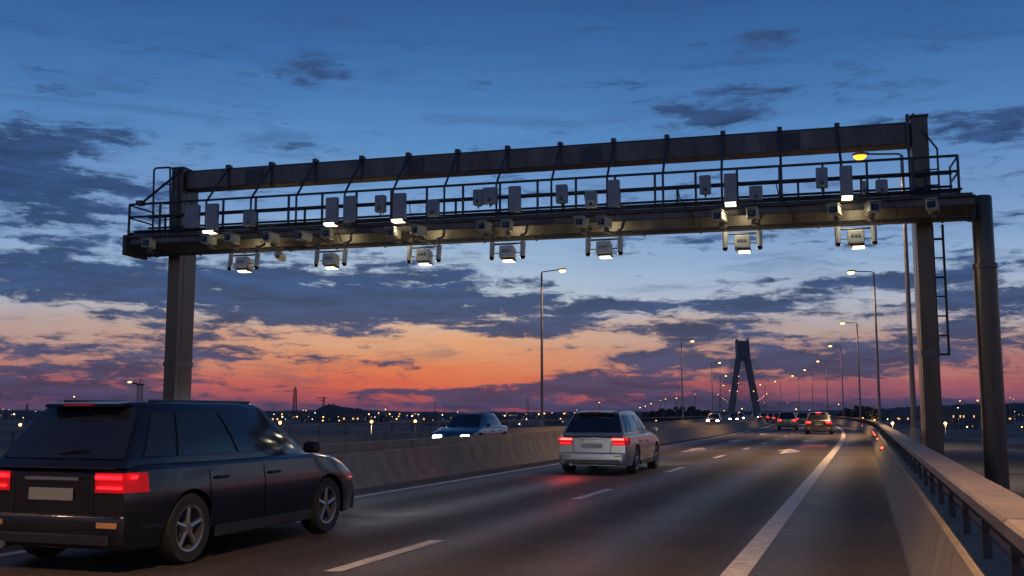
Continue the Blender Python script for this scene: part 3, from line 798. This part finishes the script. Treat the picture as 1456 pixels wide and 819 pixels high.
# silver SUV
Ls=4.2; Ys=24.9+Ls/2*.947; X,Y=place(-6.55,Ys)
c1=car('silver hatchback with lit red tail lamps beside the median barrier',X,Y,hd(Y),Ls,1.86,1.52,paint('silver',(.36,.345,.32),.55,.34),'tailhot','headw')
spot('headlight_beam',c1,.6,Ls/2+.15,.7,5,200,(1,.9,.75)); spot('tail_glow',c1,-.6,-Ls/2-.12,.8,12,30,(1,.05,.04),150)
spot('headlight_beam',c0,.5,Ln/2+.2,.8,0.5,160,(1,.93,.82),30)
# lead dark SUVs
X=lx(1161,74.5); c=car('dark car braking in the right lane, red lamp lit above its rear window',X,74.5,hd(74),4.4,1.9,1.55,paint('graphite',(.05,.045,.04),.5,.3),'tailhot','headw',brake=True)
X=lx(1117,95); c=car('dark car in the left lane ahead, left of the braking car',X,95,hd(95),4.3,1.8,1.6,paint('brown',(.07,.06,.05),.5,.3),'tailhot','headw')
for i,(px,Y,lab) in enumerate(((1138,128,'small distant car between the two dark cars ahead'),(1095,170,'distant car left of the two dark cars ahead'),(1104,150,'small distant car just behind the left lane car'),(1126,190,'tiny distant car near the vanishing point of the road'),(1083,215,'tiny distant car right of the bridge tower foot'))):
    car(lab,lx(px,Y),Y,hd(Y),4.3,1.8,1.55,paint(['graphite','brown'][i%2],(0,0,0)),'tailhot','headw')
# oncoming cars
def onc(label,px,Y,p,h='head',**k):
    return car(label,lx(px,Y),Y,hd(Y)+math.pi,4.4,1.8,1.5,p,None,h,**k)
ob=car('blue saloon with bright white headlamps on the oncoming carriageway',lx(672,42.5),42.5,hd(43)+math.pi,4.6,1.82,1.47,paint('blue',(.03,.10,.17),.5,.25),None,'headw',sedan=True)
spot('headlight_beam',ob,.6,2.45,.65,5,260,(.92,.96,1))
o2=onc('oncoming car with warm headlamps left of the bridge tower',1013,129,paint('graphite',(0,0,0)))
onc('oncoming car with pale headlamps below the left tower leg',1041,172,paint('brown',(0,0,0)),'head')
onc('oncoming car with white headlamps under the bridge tower',1050,215,paint('blue',(0,0,0)),'headw')
onc('farthest oncoming car with white headlamps under the right tower leg',1071,262,paint('graphite',(0,0,0)),'headw')

# ------------------------------------------------------------------ distant land, lights, masts
def far_lamp_proto(m):
    r=empty('distant_lamp')
    MB().tube((0,0,-1),(0,0,0),.012,.008,6).build('pole',M['pole'],r)
    MB().lathe([(0,-.5),(.35,-.35),(.5,0),(.35,.35),(0,.5)],(0,0,0),'z',10).build('lamp_globe',m,r,smooth=80)
    return r
FP={k:far_lamp_proto(M[v]) for k,v in (('w','farwarm'),('h','farwhite'),('o','farorange'))}
FU=set()
def far(px,py,k,D,size,label):
    o=FP[k] if k not in FU else copy_tree(FP[k]); FU.add(k)
    p=at_y(px,py,D); o.location=p
    for ch in o.children:
        if ch.name.startswith('pole'): ch.scale=(max(1,D*.03),max(1,D*.03),p.z+7.0)
        else: ch.scale=(size*D/F,)*3
    tag(o,label,'lamp','lamps of the distant town')
L_=[(361,588,'w'),(362,593,'w'),(389.6,589,'h'),(387.6,593,'h'),(401,589,'w'),(401.6,592.7,'h'),(406,596,'h'),(418.5,592.5,'w'),(422.6,592.5,'w'),(431,583.5,'w'),(435,583.5,'w'),(448,587,'h'),(444,596,'h'),(459.7,593,'w'),(459,598,'w'),(481,592.5,'h'),(482,598,'w'),(519.5,587.6,'w'),(524.6,589,'w'),(528,593,'h'),(533,593,'h'),(538.4,587,'w'),(548,582,'w'),(554,588.6,'w'),(557.6,592.5,'w'),(568,588.4,'w'),(566.8,592,'w'),(563.8,595.6,'w'),(586,591.5,'h'),(594.7,589.4,'h'),
(612.4,590.8,'h'),(629,590,'h'),(655.3,593,'h'),(650.6,586,'w'),(665.5,598,'h'),(718,591,'h'),(725,591,'w'),(748,589,'w'),(748.7,596,'h'),(766,589,'w'),(774,588,'w'),(785,587,'w'),(797,596.6,'h'),(738.5,603,'h'),(820,583,'h'),(817,587,'w'),(804.6,587.8,'w'),(802,588,'w'),(800,600,'h'),(852,572.4,'w'),(910,579.7,'h'),(917.5,577.7,'w'),(925.7,574,'w'),(946.3,567.4,'w'),(939,569.8,'w'),(961.8,566.4,'w'),(988.4,560.9,'w'),(927,595,'w'),(933,598,'w'),
(1252,582,'w'),(1262,596,'h'),(1276.6,594.8,'w'),(1365,570,'o'),(1362,580,'h'),(1390,569.5,'o'),(1441,568,'w'),(1436,566,'o'),(1331,572.7,'o'),(1398,604,'w'),(1442.7,585.4,'h'),(1383,606,'w'),(1375,607,'h'),(1453,607,'w'),(105.5,564,'w'),(4,582,'w'),(13,582.4,'w'),(50.5,585,'h'),
(1087,573,'w'),(1119.5,573,'w'),(1132,582,'w'),(1151,583,'w'),(1179.7,591,'o'),(1024.7,584,'w'),(1029.7,584,'w'),(1055,581,'w'),(1050.8,586.4,'w'),(1192.5,575,'w'),(20,589,'h'),(33,594,'w'),(60,592,'w'),(88,594,'h'),(120,588,'w')]
zone=lambda x: 'left edge of the frame' if x<150 else 'lattice tower' if x<470 else 'wooded mound on the left' if x<600 else 'blue saloon' if x<800 else 'silver hatchback' if x<1000 else 'bridge tower' if x<1240 else 'right gantry column'
for i,(x,y,k) in enumerate(L_):
    D=random.uniform(380,450) if y>=596 else random.uniform(600,820) if y>=588 else random.uniform(850,1150)
    far(x,y,k,D,random.choice((.7,.9,1.1,1.5)),{'w':'warm','h':'white','o':'orange'}[k]+' pinpoint lamp of the distant town near the '+zone(x))
# four big orange lamps just behind the rail, and two on the right
for x,y,lab in ((28.8,604,'large orange lamp low at the far left of the frame'),(398.3,600.8,'orange lamp just above the far parapet, left of the lattice tower'),(528.3,599.5,'orange lamp above the far parapet right of the wooded mound'),(590.5,599,'orange lamp above the far parapet left of the blue saloon'),(1269,602,'big yellow lamp between the second street lamp and the gantry column'),(1344,602,'big yellow lamp seen between the gantry column and the round post')):
    far(x,y,'w' if x>1000 else 'o',190 if x<1000 else 330,4.0,lab)
# fill: random minute lamps
for i in range(150):
    x=random.choice((random.uniform(-40,240),random.uniform(340,1000),random.uniform(500,820),random.uniform(1200,1500))); y=588+abs(random.gauss(3,5))
    far(x,y,random.choice('wwh'),random.uniform(700,1100) if y<594 else random.uniform(330,420),random.uniform(.25,.6),'minute lamp among many near the horizon by the '+zone(x))

# ground glow lamps in the yards
for px,py,Y in ((1344,600,330),(1269,600,330),(528,600,190),(398,600,190)):
    l=bpy.data.objects.new('yard_light',lampdat('yard_light','POINT',5000,(1,.6,.25),shadow_soft_size=.5)); COL.objects.link(l); p=at_y(px,py,Y); l.location=(p.x,p.y-1,p.z-.5)

# lattice masts
def lattice(label,px,ytop,D,wbase,wtop,plat=(),cat='lattice mast',zb=-7,name='lattice_mast'):
    p=at_y(px,588,D); zt=at_y(px,ytop,D).z; r=tag(empty(name,(p.x,D,zb)),label,cat,); H=zt-zb; n=10; m=MB()
    for i in range(n):
        z0,z1=H*i/n,H*(i+1)/n; a=wbase+(wtop-wbase)*i/n; b=wbase+(wtop-wbase)*(i+1)/n
        C=[(-1,-1),(1,-1),(1,1),(-1,1)]
        for q in range(4):
            c,d=C[q],C[(q+1)%4]
            m.tube((c[0]*a/2,c[1]*a/2,z0),(c[0]*b/2,c[1]*b/2,z1),wbase*.05,n=4); m.tube((c[0]*a/2,c[1]*a/2,z0),(d[0]*b/2,d[1]*b/2,z1),wbase*.035,n=4); m.tube((d[0]*a/2,d[1]*a/2,z0),(c[0]*b/2,c[1]*b/2,z1),wbase*.035,n=4)
            m.tube((c[0]*b/2,c[1]*b/2,z1),(d[0]*b/2,d[1]*b/2,z1),wbase*.03,n=4)
    m.build('lattice',M['steel_dark'],r)
    for t in plat: MB().box((0,0,H*t),(wbase*1.1,wbase*1.1,H*.012)).build('platform',M['steel_dark'],r)
    MB().tube((0,0,H),(0,0,H*1.06),wtop*.15,n=5).build('aerial',M['steel_dark'],r)
    return r,H
lattice('tall dark lattice tower standing before the orange glow left of centre',419,551,900,4.2,1.4,(.62,.72,.8,.9),'lattice tower',name='lattice_tower')
r,H=lattice('thin mast with crossbar on the wooded mound left of centre',460,565,900,3,1.2,(),'mast')
MB().box((-1.5,0,H*.98),(9,.6,.6)).build('crossbar',M['steel_dark'],r); MB().box((-1.5,0,H*.88),(5,.5,.5)).build('crossbar',M['steel_dark'],r)
lattice('slim lattice mast between the blue saloon and the tall street lamp',750,568,700,2.0,1.3,(.9,))
lattice('short thin mast right of the wooded mound',618.5,571,800,1.2,.8); lattice('short thin mast left of the blue saloon roof',632,577,800,1.0,.6)
lattice('thin mast at the far left of the horizon',38,575,800,2.2,.8,(.8,)); lattice('small thin mast left of the silver hatchback',730.5,584,700,1.2,.8)
r,H=lattice('lattice lamp mast with side arm behind the dark car roof',197.5,547,150,.75,.6,(),'lamp mast',name='lamp_mast')
MB().tube((0,0,H),(-1.35,0,H+.3),.12,n=6).build('arm',M['steel_dark'],r); MB().box((.1,0,H),(1.0,.5,.25)).build('head_frame',M['steel_dark'],r)
MB().lathe([(0,-.1),(.28,-.08),(.3,.06),(0,.12)],(-1.5,0,H+.36),'z',10).build('lamp',M['sodium'],r,smooth=60)

# far wooded ridge (one mass)
from mathutils import noise as mn
def ridge(D,xa,xb,top,depth,step,amp,name,label,seed):
    rows=[]
    n=int((xb-xa)/step)
    prof=[(0,0),(.08,.55),(.2,.85),(.45,1),(.75,.9),(1,0)]
    for i in range(n+1):
        X=xa+(xb-xa)*i/n; row=[]
        px=728+F*X/D
        h=top(px)
        for j,(a,b) in enumerate(prof):
            e=1+amp*mn.noise(Vector((X/9.,j*.9,seed)))+amp*.8*mn.noise(Vector((X/2.6,j*1.7,seed+5)))
            row.append((X,D+depth*a+4*mn.noise(Vector((X/12,j,seed+9))), -7.2+(h+7.2)*b*(e if 0<j<5 else 1)))
        rows.append(row)
    return tag(MB().grid(rows).build(name,M['wood']),label,'woodland' if label else None,kind='stuff')
def ztop(D,pts):
    return lambda px: CAMH+(588-interp(px,pts))/F*D
ridge(1500,-1500,2100,ztop(1500,[(-2000,584),(0,583),(120,585),(340,585),(420,583),(520,583),(600,586),(900,585),(1180,584),(1250,581),(1400,580),(1600,580),(3000,582)]),200,5,.10,'distant_woodland','dark band of distant woods and low town along the whole horizon',1.3)
ridge(1250,450,900,ztop(1250,[(-2000,600),(1235,592),(1270,581),(1350,577),(1400,574),(1460,573),(1700,575)]),120,4,.14,'distant_woodland','higher dark wood on the horizon at the right edge',4.1)
ridge(1000,-205,-128,ztop(1000,[(400,600),(440,584),(452,577),(466,576),(490,580),(510,583),(528,588),(560,592)]),80,2.2,.14,'distant_woodland','dark wooded mound below the crossbar mast left of centre',7.7)

# trees one can tell apart
def tree(X,Y,h,w,label,group=None):
    r=tag(empty('tree',(X,Y,-7)),label,'tree',group)
    t=MB(); t.tube((0,0,0),(.1,0,h*.5),h*.035,h*.02,7)
    for k in range(6):
        a=k*1.1; t.tube((.05,0,h*(.3+.05*k)),(w*.3*math.cos(a),w*.3*math.sin(a),h*(.6+.06*k)),h*.014,h*.005,5)
    t.build('trunk',M['bark'],r)
    c=MB(); cl=[]
    for k in range(16):
        a=random.uniform(0,6.28); q=random.random()**.6; z=random.uniform(.25,.95)
        rr=w*.42*q*math.sqrt(max(.05,1-((z-.5)/.55)**2)); cl.append((rr*math.cos(a),rr*math.sin(a),h*z,w*random.uniform(.10,.2)))
    for (x,y,z,s) in cl:
        for _ in range(80):
            d=Vector((random.gauss(0,1),random.gauss(0,1),random.gauss(0,.75))).normalized()*s*random.random()**.35
            p=Vector((x,y,z))+d; u=Vector((random.gauss(0,1),random.gauss(0,1),random.gauss(0,1))).normalized(); v=u.orthogonal().normalized(); e=random.uniform(.25,.5)*h/12
            c.quad([p-u*e-v*e,p+u*e-v*e*.6,p+u*e*.7+v*e,p-u*e*.8+v*e*.8])
    c.build('crown',M['leaf'],r)
i=0
TR=[(1199,583,330),(1207,580,330),(1216,577,335),(1226,576,330),(1237,578,335),(1247,582,330)]
for k,(px,py,D) in enumerate(TR):
    p=at_y(px,588,D); h=at_y(px,py,D).z+7
    tree(p.x,D,h,h*.42,['leftmost','second','third','fourth','fifth','rightmost'][k]+' tree of the dark clump beyond the right bend','trees beyond the right bend')
TR=[(918,587,430),(929,583,440),(941,581,430),(952,581.5,440),(963,579,430),(974,578.5,440),(985,578.5,430),(996,580,440),(1006,583,430)]
for k,(px,py,D) in enumerate(TR):
    p=at_y(px,588,D); h=at_y(px,py,D).z+7
    tree(p.x,D,h,h*.6,ORD[k]+' tree from the left in the dark row left of the bridge tower','trees left of the bridge tower')

# distant buildings
def building(label,px0,px1,py,D,dep,roof='flat',win=0):
    a,b=at_y(px0,588,D),at_y(px1,588,D); z=at_y(px0,py,D).z; r=tag(empty('building',((a.x+b.x)/2,D,-7)),label,'building','buildings of the distant town')
    w=b.x-a.x; H=z+7
    MB().box((0,dep/2,H/2),(w,dep,H)).build('wall',M['silh'],r)
    if roof=='flat': MB().box((0,dep/2,H+.2),(w+.6,dep+.6,.4)).build('roof',M['silh'],r)
    else:
        m=MB(); rows=[[(-w/2-.4,-.4,H),(-w/2-.4,dep/2,H+w*.12+1),(-w/2-.4,dep+.4,H)],[(w/2+.4,-.4,H),(w/2+.4,dep/2,H+w*.12+1),(w/2+.4,dep+.4,H)]]
        m.grid(rows); m.f.append((0,1,2)); m.f.append((3,4,5)); m.build('roof',M['silh'],r)
    for k in range(win):
        x=-w/2+w*(k+.5)/win; MB().box((x,-.03,H*.6),(w/win*.35,.06,1.3)).build('window',M['winlit'] if random.random()<.5 else M['lens'],r)
M['winlit']=glow('lit_window',(1,.6,.25),1.2)
building('long flat-roofed building between the gantry column and the round post',1353,1392,581,600,25,'flat',8)
for k,(a,b,y) in enumerate(((60,84,588),(130,160,587),(340,356,589),(372,398,590),(486,512,589),(600,622,590),(700,722,589),(776,800,590),(1275,1300,590),(1405,1440,590))):
    building('low dark building of the distant town, '+['left of the dark car','above the bonnet line of the dark car','right of the left gantry column','left of the lattice tower','right of the wooded mound','left of the blue saloon','right of the blue saloon','left of the silver hatchback','left of the gantry column','right of the round post'][k],a,b,y,700+13*k,14,random.choice(('flat','gable')),4)

# ------------------------------------------------------------------ sky
def sky():
    w=bpy.data.worlds.new('World'); SC.world=w; w.use_nodes=True; nt=w.node_tree; N=nt.nodes.new; Lk=nt.links.new
    bg=nt.nodes['Background']; out=nt.nodes['World Output']
    def sock(n,i,v):
        if isinstance(v,(int,float)): n.inputs[i].default_value=v
        elif isinstance(v,(tuple,list)): n.inputs[i].default_value=v
        else: Lk(v,n.inputs[i])
    def mth(op,a,b=None,c=None,clamp=False):
        n=N('ShaderNodeMath'); n.operation=op; n.use_clamp=clamp
        for i,v in enumerate((a,b,c)):
            if v is not None: sock(n,i,v)
        return n.outputs[0]
    def vec(op,a,b=None):
        n=N('ShaderNodeVectorMath'); n.operation=op; sock(n,0,a)
        if b is not None: sock(n,1,b)
        return n
    tc=N('ShaderNodeTexCoord'); sp=N('ShaderNodeSeparateXYZ'); Lk(tc.outputs['Generated'],sp.inputs[0])
    az=mth('MULTIPLY',mth('ARCTAN2',sp.outputs[0],sp.outputs[1]),180/math.pi)
    el=mth('MULTIPLY',mth('ARCSINE',sp.outputs[2]),180/math.pi)
    cm=N('ShaderNodeCombineXYZ'); Lk(az,cm.inputs[0]); Lk(el,cm.inputs[1]); P=cm.outputs[0]
    def noise(scale,vecsc,det=6,rough=.6,seed=0,dist=0):
        mp=N('ShaderNodeMapping'); mp.inputs['Scale'].default_value=vecsc; mp.inputs['Location'].default_value=(seed*7.3,seed*3.1,seed); Lk(P,mp.inputs[0])
        n=N('ShaderNodeTexNoise'); n.inputs['Scale'].default_value=scale; n.inputs['Detail'].default_value=det; n.inputs['Roughness'].default_value=rough; n.inputs['Distortion'].default_value=dist; Lk(mp.outputs[0],n.inputs['Vector']); return n
    # warp
    def nz(src,vecsc,det,rough,seed,dist=0,rot=0):
        mp=N('ShaderNodeMapping'); mp.inputs['Scale'].default_value=vecsc; mp.inputs['Rotation'].default_value=(0,0,R(rot)); mp.inputs['Location'].default_value=(seed*7.3,seed*3.1,seed); Lk(src,mp.inputs[0])
        n=N('ShaderNodeTexNoise'); n.inputs['Scale'].default_value=1; n.inputs['Detail'].default_value=det; n.inputs['Roughness'].default_value=rough; n.inputs['Distortion'].default_value=dist; Lk(mp.outputs[0],n.inputs['Vector']); return n
    def warp(src,sc,amt,seed,det=5,rough=.6):
        wn=nz(src,sc,det,rough,seed); ws=vec('SUBTRACT',wn.outputs['Color'],(.5,.5,.5)); wm=vec('MULTIPLY',ws.outputs[0],amt); return vec('ADD',src,wm.outputs[0]).outputs[0]
    PW=warp(P,(.20,.50,1),(7.5,1.7,0),1,8,.62)
    def field(blobs):
        acc=None
        for (x,y,rx,ry,wt) in blobs:
            a,e=azel(x,y); rx/=25.5; ry/=25.5
            d=vec('MULTIPLY',vec('SUBTRACT',PW,(a,e,0)).outputs[0],(1/rx,1/ry,0)); q=vec('DOT_PRODUCT',d.outputs[0],d.outputs[0]).outputs['Value']
            ex=mth('EXPONENT',mth('MULTIPLY',q,-1))
            acc=mth('MULTIPLY',ex,wt) if acc is None else mth('MULTIPLY_ADD',ex,wt,acc)
        return acc
    acc=field(BLOBS)
    PD=warp(P,(.35,.9,1),(2.2,.7,0),4,6,.6)
    n1=nz(PD,(.12,.85,1),9,.66,3,0,2); n2=nz(PD,(.40,1.5,1),9,.70,5,0,-3)
    c5=lambda n,k: mth('MULTIPLY',mth('SUBTRACT',n.outputs[0],.5),k)
    nn=mth('ADD',c5(n1,3.4),c5(n2,3.0))
    lowf=N('ShaderNodeMapRange'); Lk(el,lowf.inputs[0]); lowf.inputs['From Min'].default_value=16; lowf.inputs['From Max'].default_value=8; lowf.inputs['To Min'].default_value=.8; lowf.inputs['To Max'].default_value=1.2
    dens=mth('ADD',acc,mth('MULTIPLY',nn,lowf.outputs[0]))
    sm=N('ShaderNodeMapRange'); sm.interpolation_type='SMOOTHSTEP'; Lk(dens,sm.inputs[0]); sm.inputs['From Min'].default_value=.08; sm.inputs['From Max'].default_value=.85
    # thin wisps over everything
    n4=nz(PD,(.09,.75,1),9,.68,12,.6,5); w4=N('ShaderNodeMapRange'); w4.interpolation_type='SMOOTHSTEP'; Lk(n4.outputs[0],w4.inputs[0]); w4.inputs['From Min'].default_value=.50; w4.inputs['From Max'].default_value=.72; w4.inputs['To Max'].default_value=.50
    alpha=mth('MAXIMUM',sm.outputs[0],w4.outputs[0])
    n5=nz(PD,(.06,.5,1),6,.6,21)
    elw=mth('ADD',el,mth('MULTIPLY',mth('SUBTRACT',n5.outputs[0],.5),3.2))
    def ramp(val,lo,hi,stops):
        m=N('ShaderNodeMapRange'); Lk(val,m.inputs[0]); m.inputs['From Min'].default_value=lo; m.inputs['From Max'].default_value=hi
        c=N('ShaderNodeValToRGB'); Lk(m.outputs[0],c.inputs[0]); cr=c.color_ramp
        st=[((v-lo)/(hi-lo),col) for v,col in stops]
        cr.elements[0].position=st[0][0]; cr.elements[0].color=(*lin(st[0][1]),1); cr.elements[1].position=st[-1][0]; cr.elements[1].color=(*lin(st[-1][1]),1)
        for p_,col in st[1:-1]:
            e=cr.elements.new(p_); e.color=(*lin(col),1)
        return c.outputs[0]
    clear=ramp(elw,-2,45,[(-2,(60,55,80)),(0,(96,70,98)),(.7,(170,80,88)),(1.5,(228,104,70)),(2.5,(240,136,80)),(3.6,(238,168,118)),(4.9,(222,190,166)),(6.3,(200,208,214)),(8.4,(166,190,216)),(11,(124,162,208)),(15,(86,138,194)),(19,(60,110,170)),(23,(46,88,146)),(45,(26,54,104))])
    dull=ramp(elw,-2,45,[(-2,(54,52,76)),(0,(78,68,100)),(.7,(104,72,102)),(1.6,(176,94,100)),(2.7,(198,130,116)),(4.2,(186,162,156)),(6.0,(178,186,204)),(7.8,(148,176,210)),(11,(116,152,200)),(15,(82,132,188)),(19,(57,106,165)),(23,(42,84,140)),(45,(26,54,104))])
    gz=mth('EXPONENT',mth('MULTIPLY',mth('POWER',mth('DIVIDE',mth('ADD',az,5.0),12.5),2.0),-1))
    mx=N('ShaderNodeMix'); mx.data_type='RGBA'; Lk(gz,mx.inputs[0]); Lk(dull,mx.inputs[6]); Lk(clear,mx.inputs[7]); base=mx.outputs[2]
    cloud=ramp(elw,-2,45,[(-2,(40,46,66)),(0,(54,56,82)),(1.2,(62,58,86)),(2.6,(52,60,92)),(4.5,(38,60,98)),(7,(30,60,103)),(11,(32,60,102)),(16,(42,66,108)),(21,(46,74,116)),(45,(24,42,76))])
    n3=nz(PD,(.2,1.2,1),9,.70,9,.3); lt=N('ShaderNodeMapRange'); Lk(n3.outputs[0],lt.inputs[0]); lt.inputs['From Min'].default_value=.34; lt.inputs['From Max'].default_value=.68; lt.inputs['To Min'].default_value=.72; lt.inputs['To Max'].default_value=1.75
    cl=vec('SCALE',cloud); Lk(lt.outputs[0],cl.inputs['Scale'])
    mx2=N('ShaderNodeMix'); mx2.data_type='RGBA'; Lk(mth('MULTIPLY',alpha,.95),mx2.inputs[0]); Lk(base,mx2.inputs[6]); Lk(cl.outputs[0],mx2.inputs[7])
    # faint physical sky on top of the afterglow
    nsk=N('ShaderNodeTexSky'); nsk.sky_type='NISHITA'; nsk.sun_disc=False; nsk.sun_elevation=R(-4); nsk.sun_rotation=R(-5)
    ns=vec('SCALE',nsk.outputs[0]); ns.inputs['Scale'].default_value=.1
    ad=vec('ADD',mx2.outputs[2],ns.outputs[0])
    Lk(ad.outputs[0],bg.inputs['Color']); bg.inputs['Strength'].default_value=1.0
BLOBS=[(30,215,90,28,1.15),(110,262,120,16,.85),(80,300,135,28,1.0),(140,190,70,11,.65),(60,125,55,12,.45),(440,95,65,24,.75),(340,158,80,13,.45),(800,20,120,14,.2),(480,210,90,14,.3),
(1090,55,75,17,.85),(1010,160,75,26,1.2),(935,150,45,12,.55),(1060,125,50,11,.5),(1410,172,110,20,.95),(1270,90,90,14,.25),
(60,395,200,28,.75),(250,400,200,30,.7),(450,400,200,38,.72),(620,412,150,40,.68),(330,445,200,20,.55),(480,450,160,16,.5),(110,505,190,26,.65),(40,545,170,30,.62),(310,487,130,13,.6),(200,350,150,8,.35),
(650,452,110,13,.6),(560,522,110,8,.6),(690,478,60,8,.45),(700,420,80,10,.4),(560,556,110,6,.5),(440,500,70,7,.5),(500,472,80,6,.45),(400,552,90,6,.4),
(870,442,110,17,1.05),(770,466,90,13,.9),(1055,437,65,11,.9),(1160,431,50,9,.85),(965,476,60,17,.9),(1020,468,45,10,.7),(930,510,50,12,.5),
(1150,502,160,34,.66),(1320,500,170,32,.58),(1010,522,130,26,.62),(1190,402,120,16,.75),(1400,385,80,28,.7),(1240,350,60,8,.5),(1440,440,70,24,.8),(1340,425,80,18,.6),(900,360,60,6,.3),
(840,552,110,18,1.05),(690,574,150,12,.95),(1180,578,220,12,.75),(960,577,130,14,.7),(130,575,170,14,.6),(420,580,130,6,.5),(1400,577,120,10,.6),
(300,540,200,8,-.25),(560,540,130,18,-.25),(700,530,60,14,-.3),(1080,548,90,9,-.35),(1300,552,160,10,-.45),(600,487,100,9,-.35),(750,370,100,22,-.35),(900,395,130,22,-.5),(1050,385,80,16,-.4),(1200,375,60,10,-.3),(700,500,70,12,-.2),(1340,455,110,9,-.45),(1120,462,120,7,-.4),(60,455,130,14,-.55),(300,365,200,8,-.3),(800,500,50,14,-.4),(700,30,900,60,-.3),(640,180,500,50,-.25)]
sky()
sd=lampdat('afterglow_sun','SUN',.05,(1,.6,.35),angle=R(12)); so=bpy.data.objects.new('afterglow_sun',sd); COL.objects.link(so); so.rotation_euler=(R(87),0,R(185))

# ------------------------------------------------------------------ haze
hm=bpy.data.materials.new('evening_haze'); hm.use_nodes=True; nt=hm.node_tree; nt.nodes.remove(nt.nodes['Principled BSDF'])
pv=nt.nodes.new('ShaderNodeVolumePrincipled'); pv.inputs['Color'].default_value=(.55,.68,.95,1); pv.inputs['Density'].default_value=HAZE; pv.inputs['Anisotropy'].default_value=.2
nt.links.new(pv.outputs[0],nt.nodes['Material Output'].inputs['Volume'])
tag(MB().box((0,1700,95),(10400,3560,208)).build('haze',hm),kind='stuff')
# ------------------------------------------------------------------ camera
cd=bpy.data.cameras.new('camera'); cam=bpy.data.objects.new('camera',cd); COL.objects.link(cam)
cam.location=(0,0,CAMH); cam.rotation_euler=(R(90)+PITCH,0,0); cd.sensor_width=36; cd.lens=36*F/1456; cd.clip_start=.05; cd.clip_end=20000
SC.camera=cam
SC.view_settings.view_transform='Standard'; SC.view_settings.look='None'; SC.view_settings.exposure=0; SC.view_settings.gamma=1
SC.cycles.use_denoising=True; SC.cycles.max_bounces=6; SC.cycles.sample_clamp_indirect=4
try: SC.cycles.use_light_tree=True
except Exception: pass
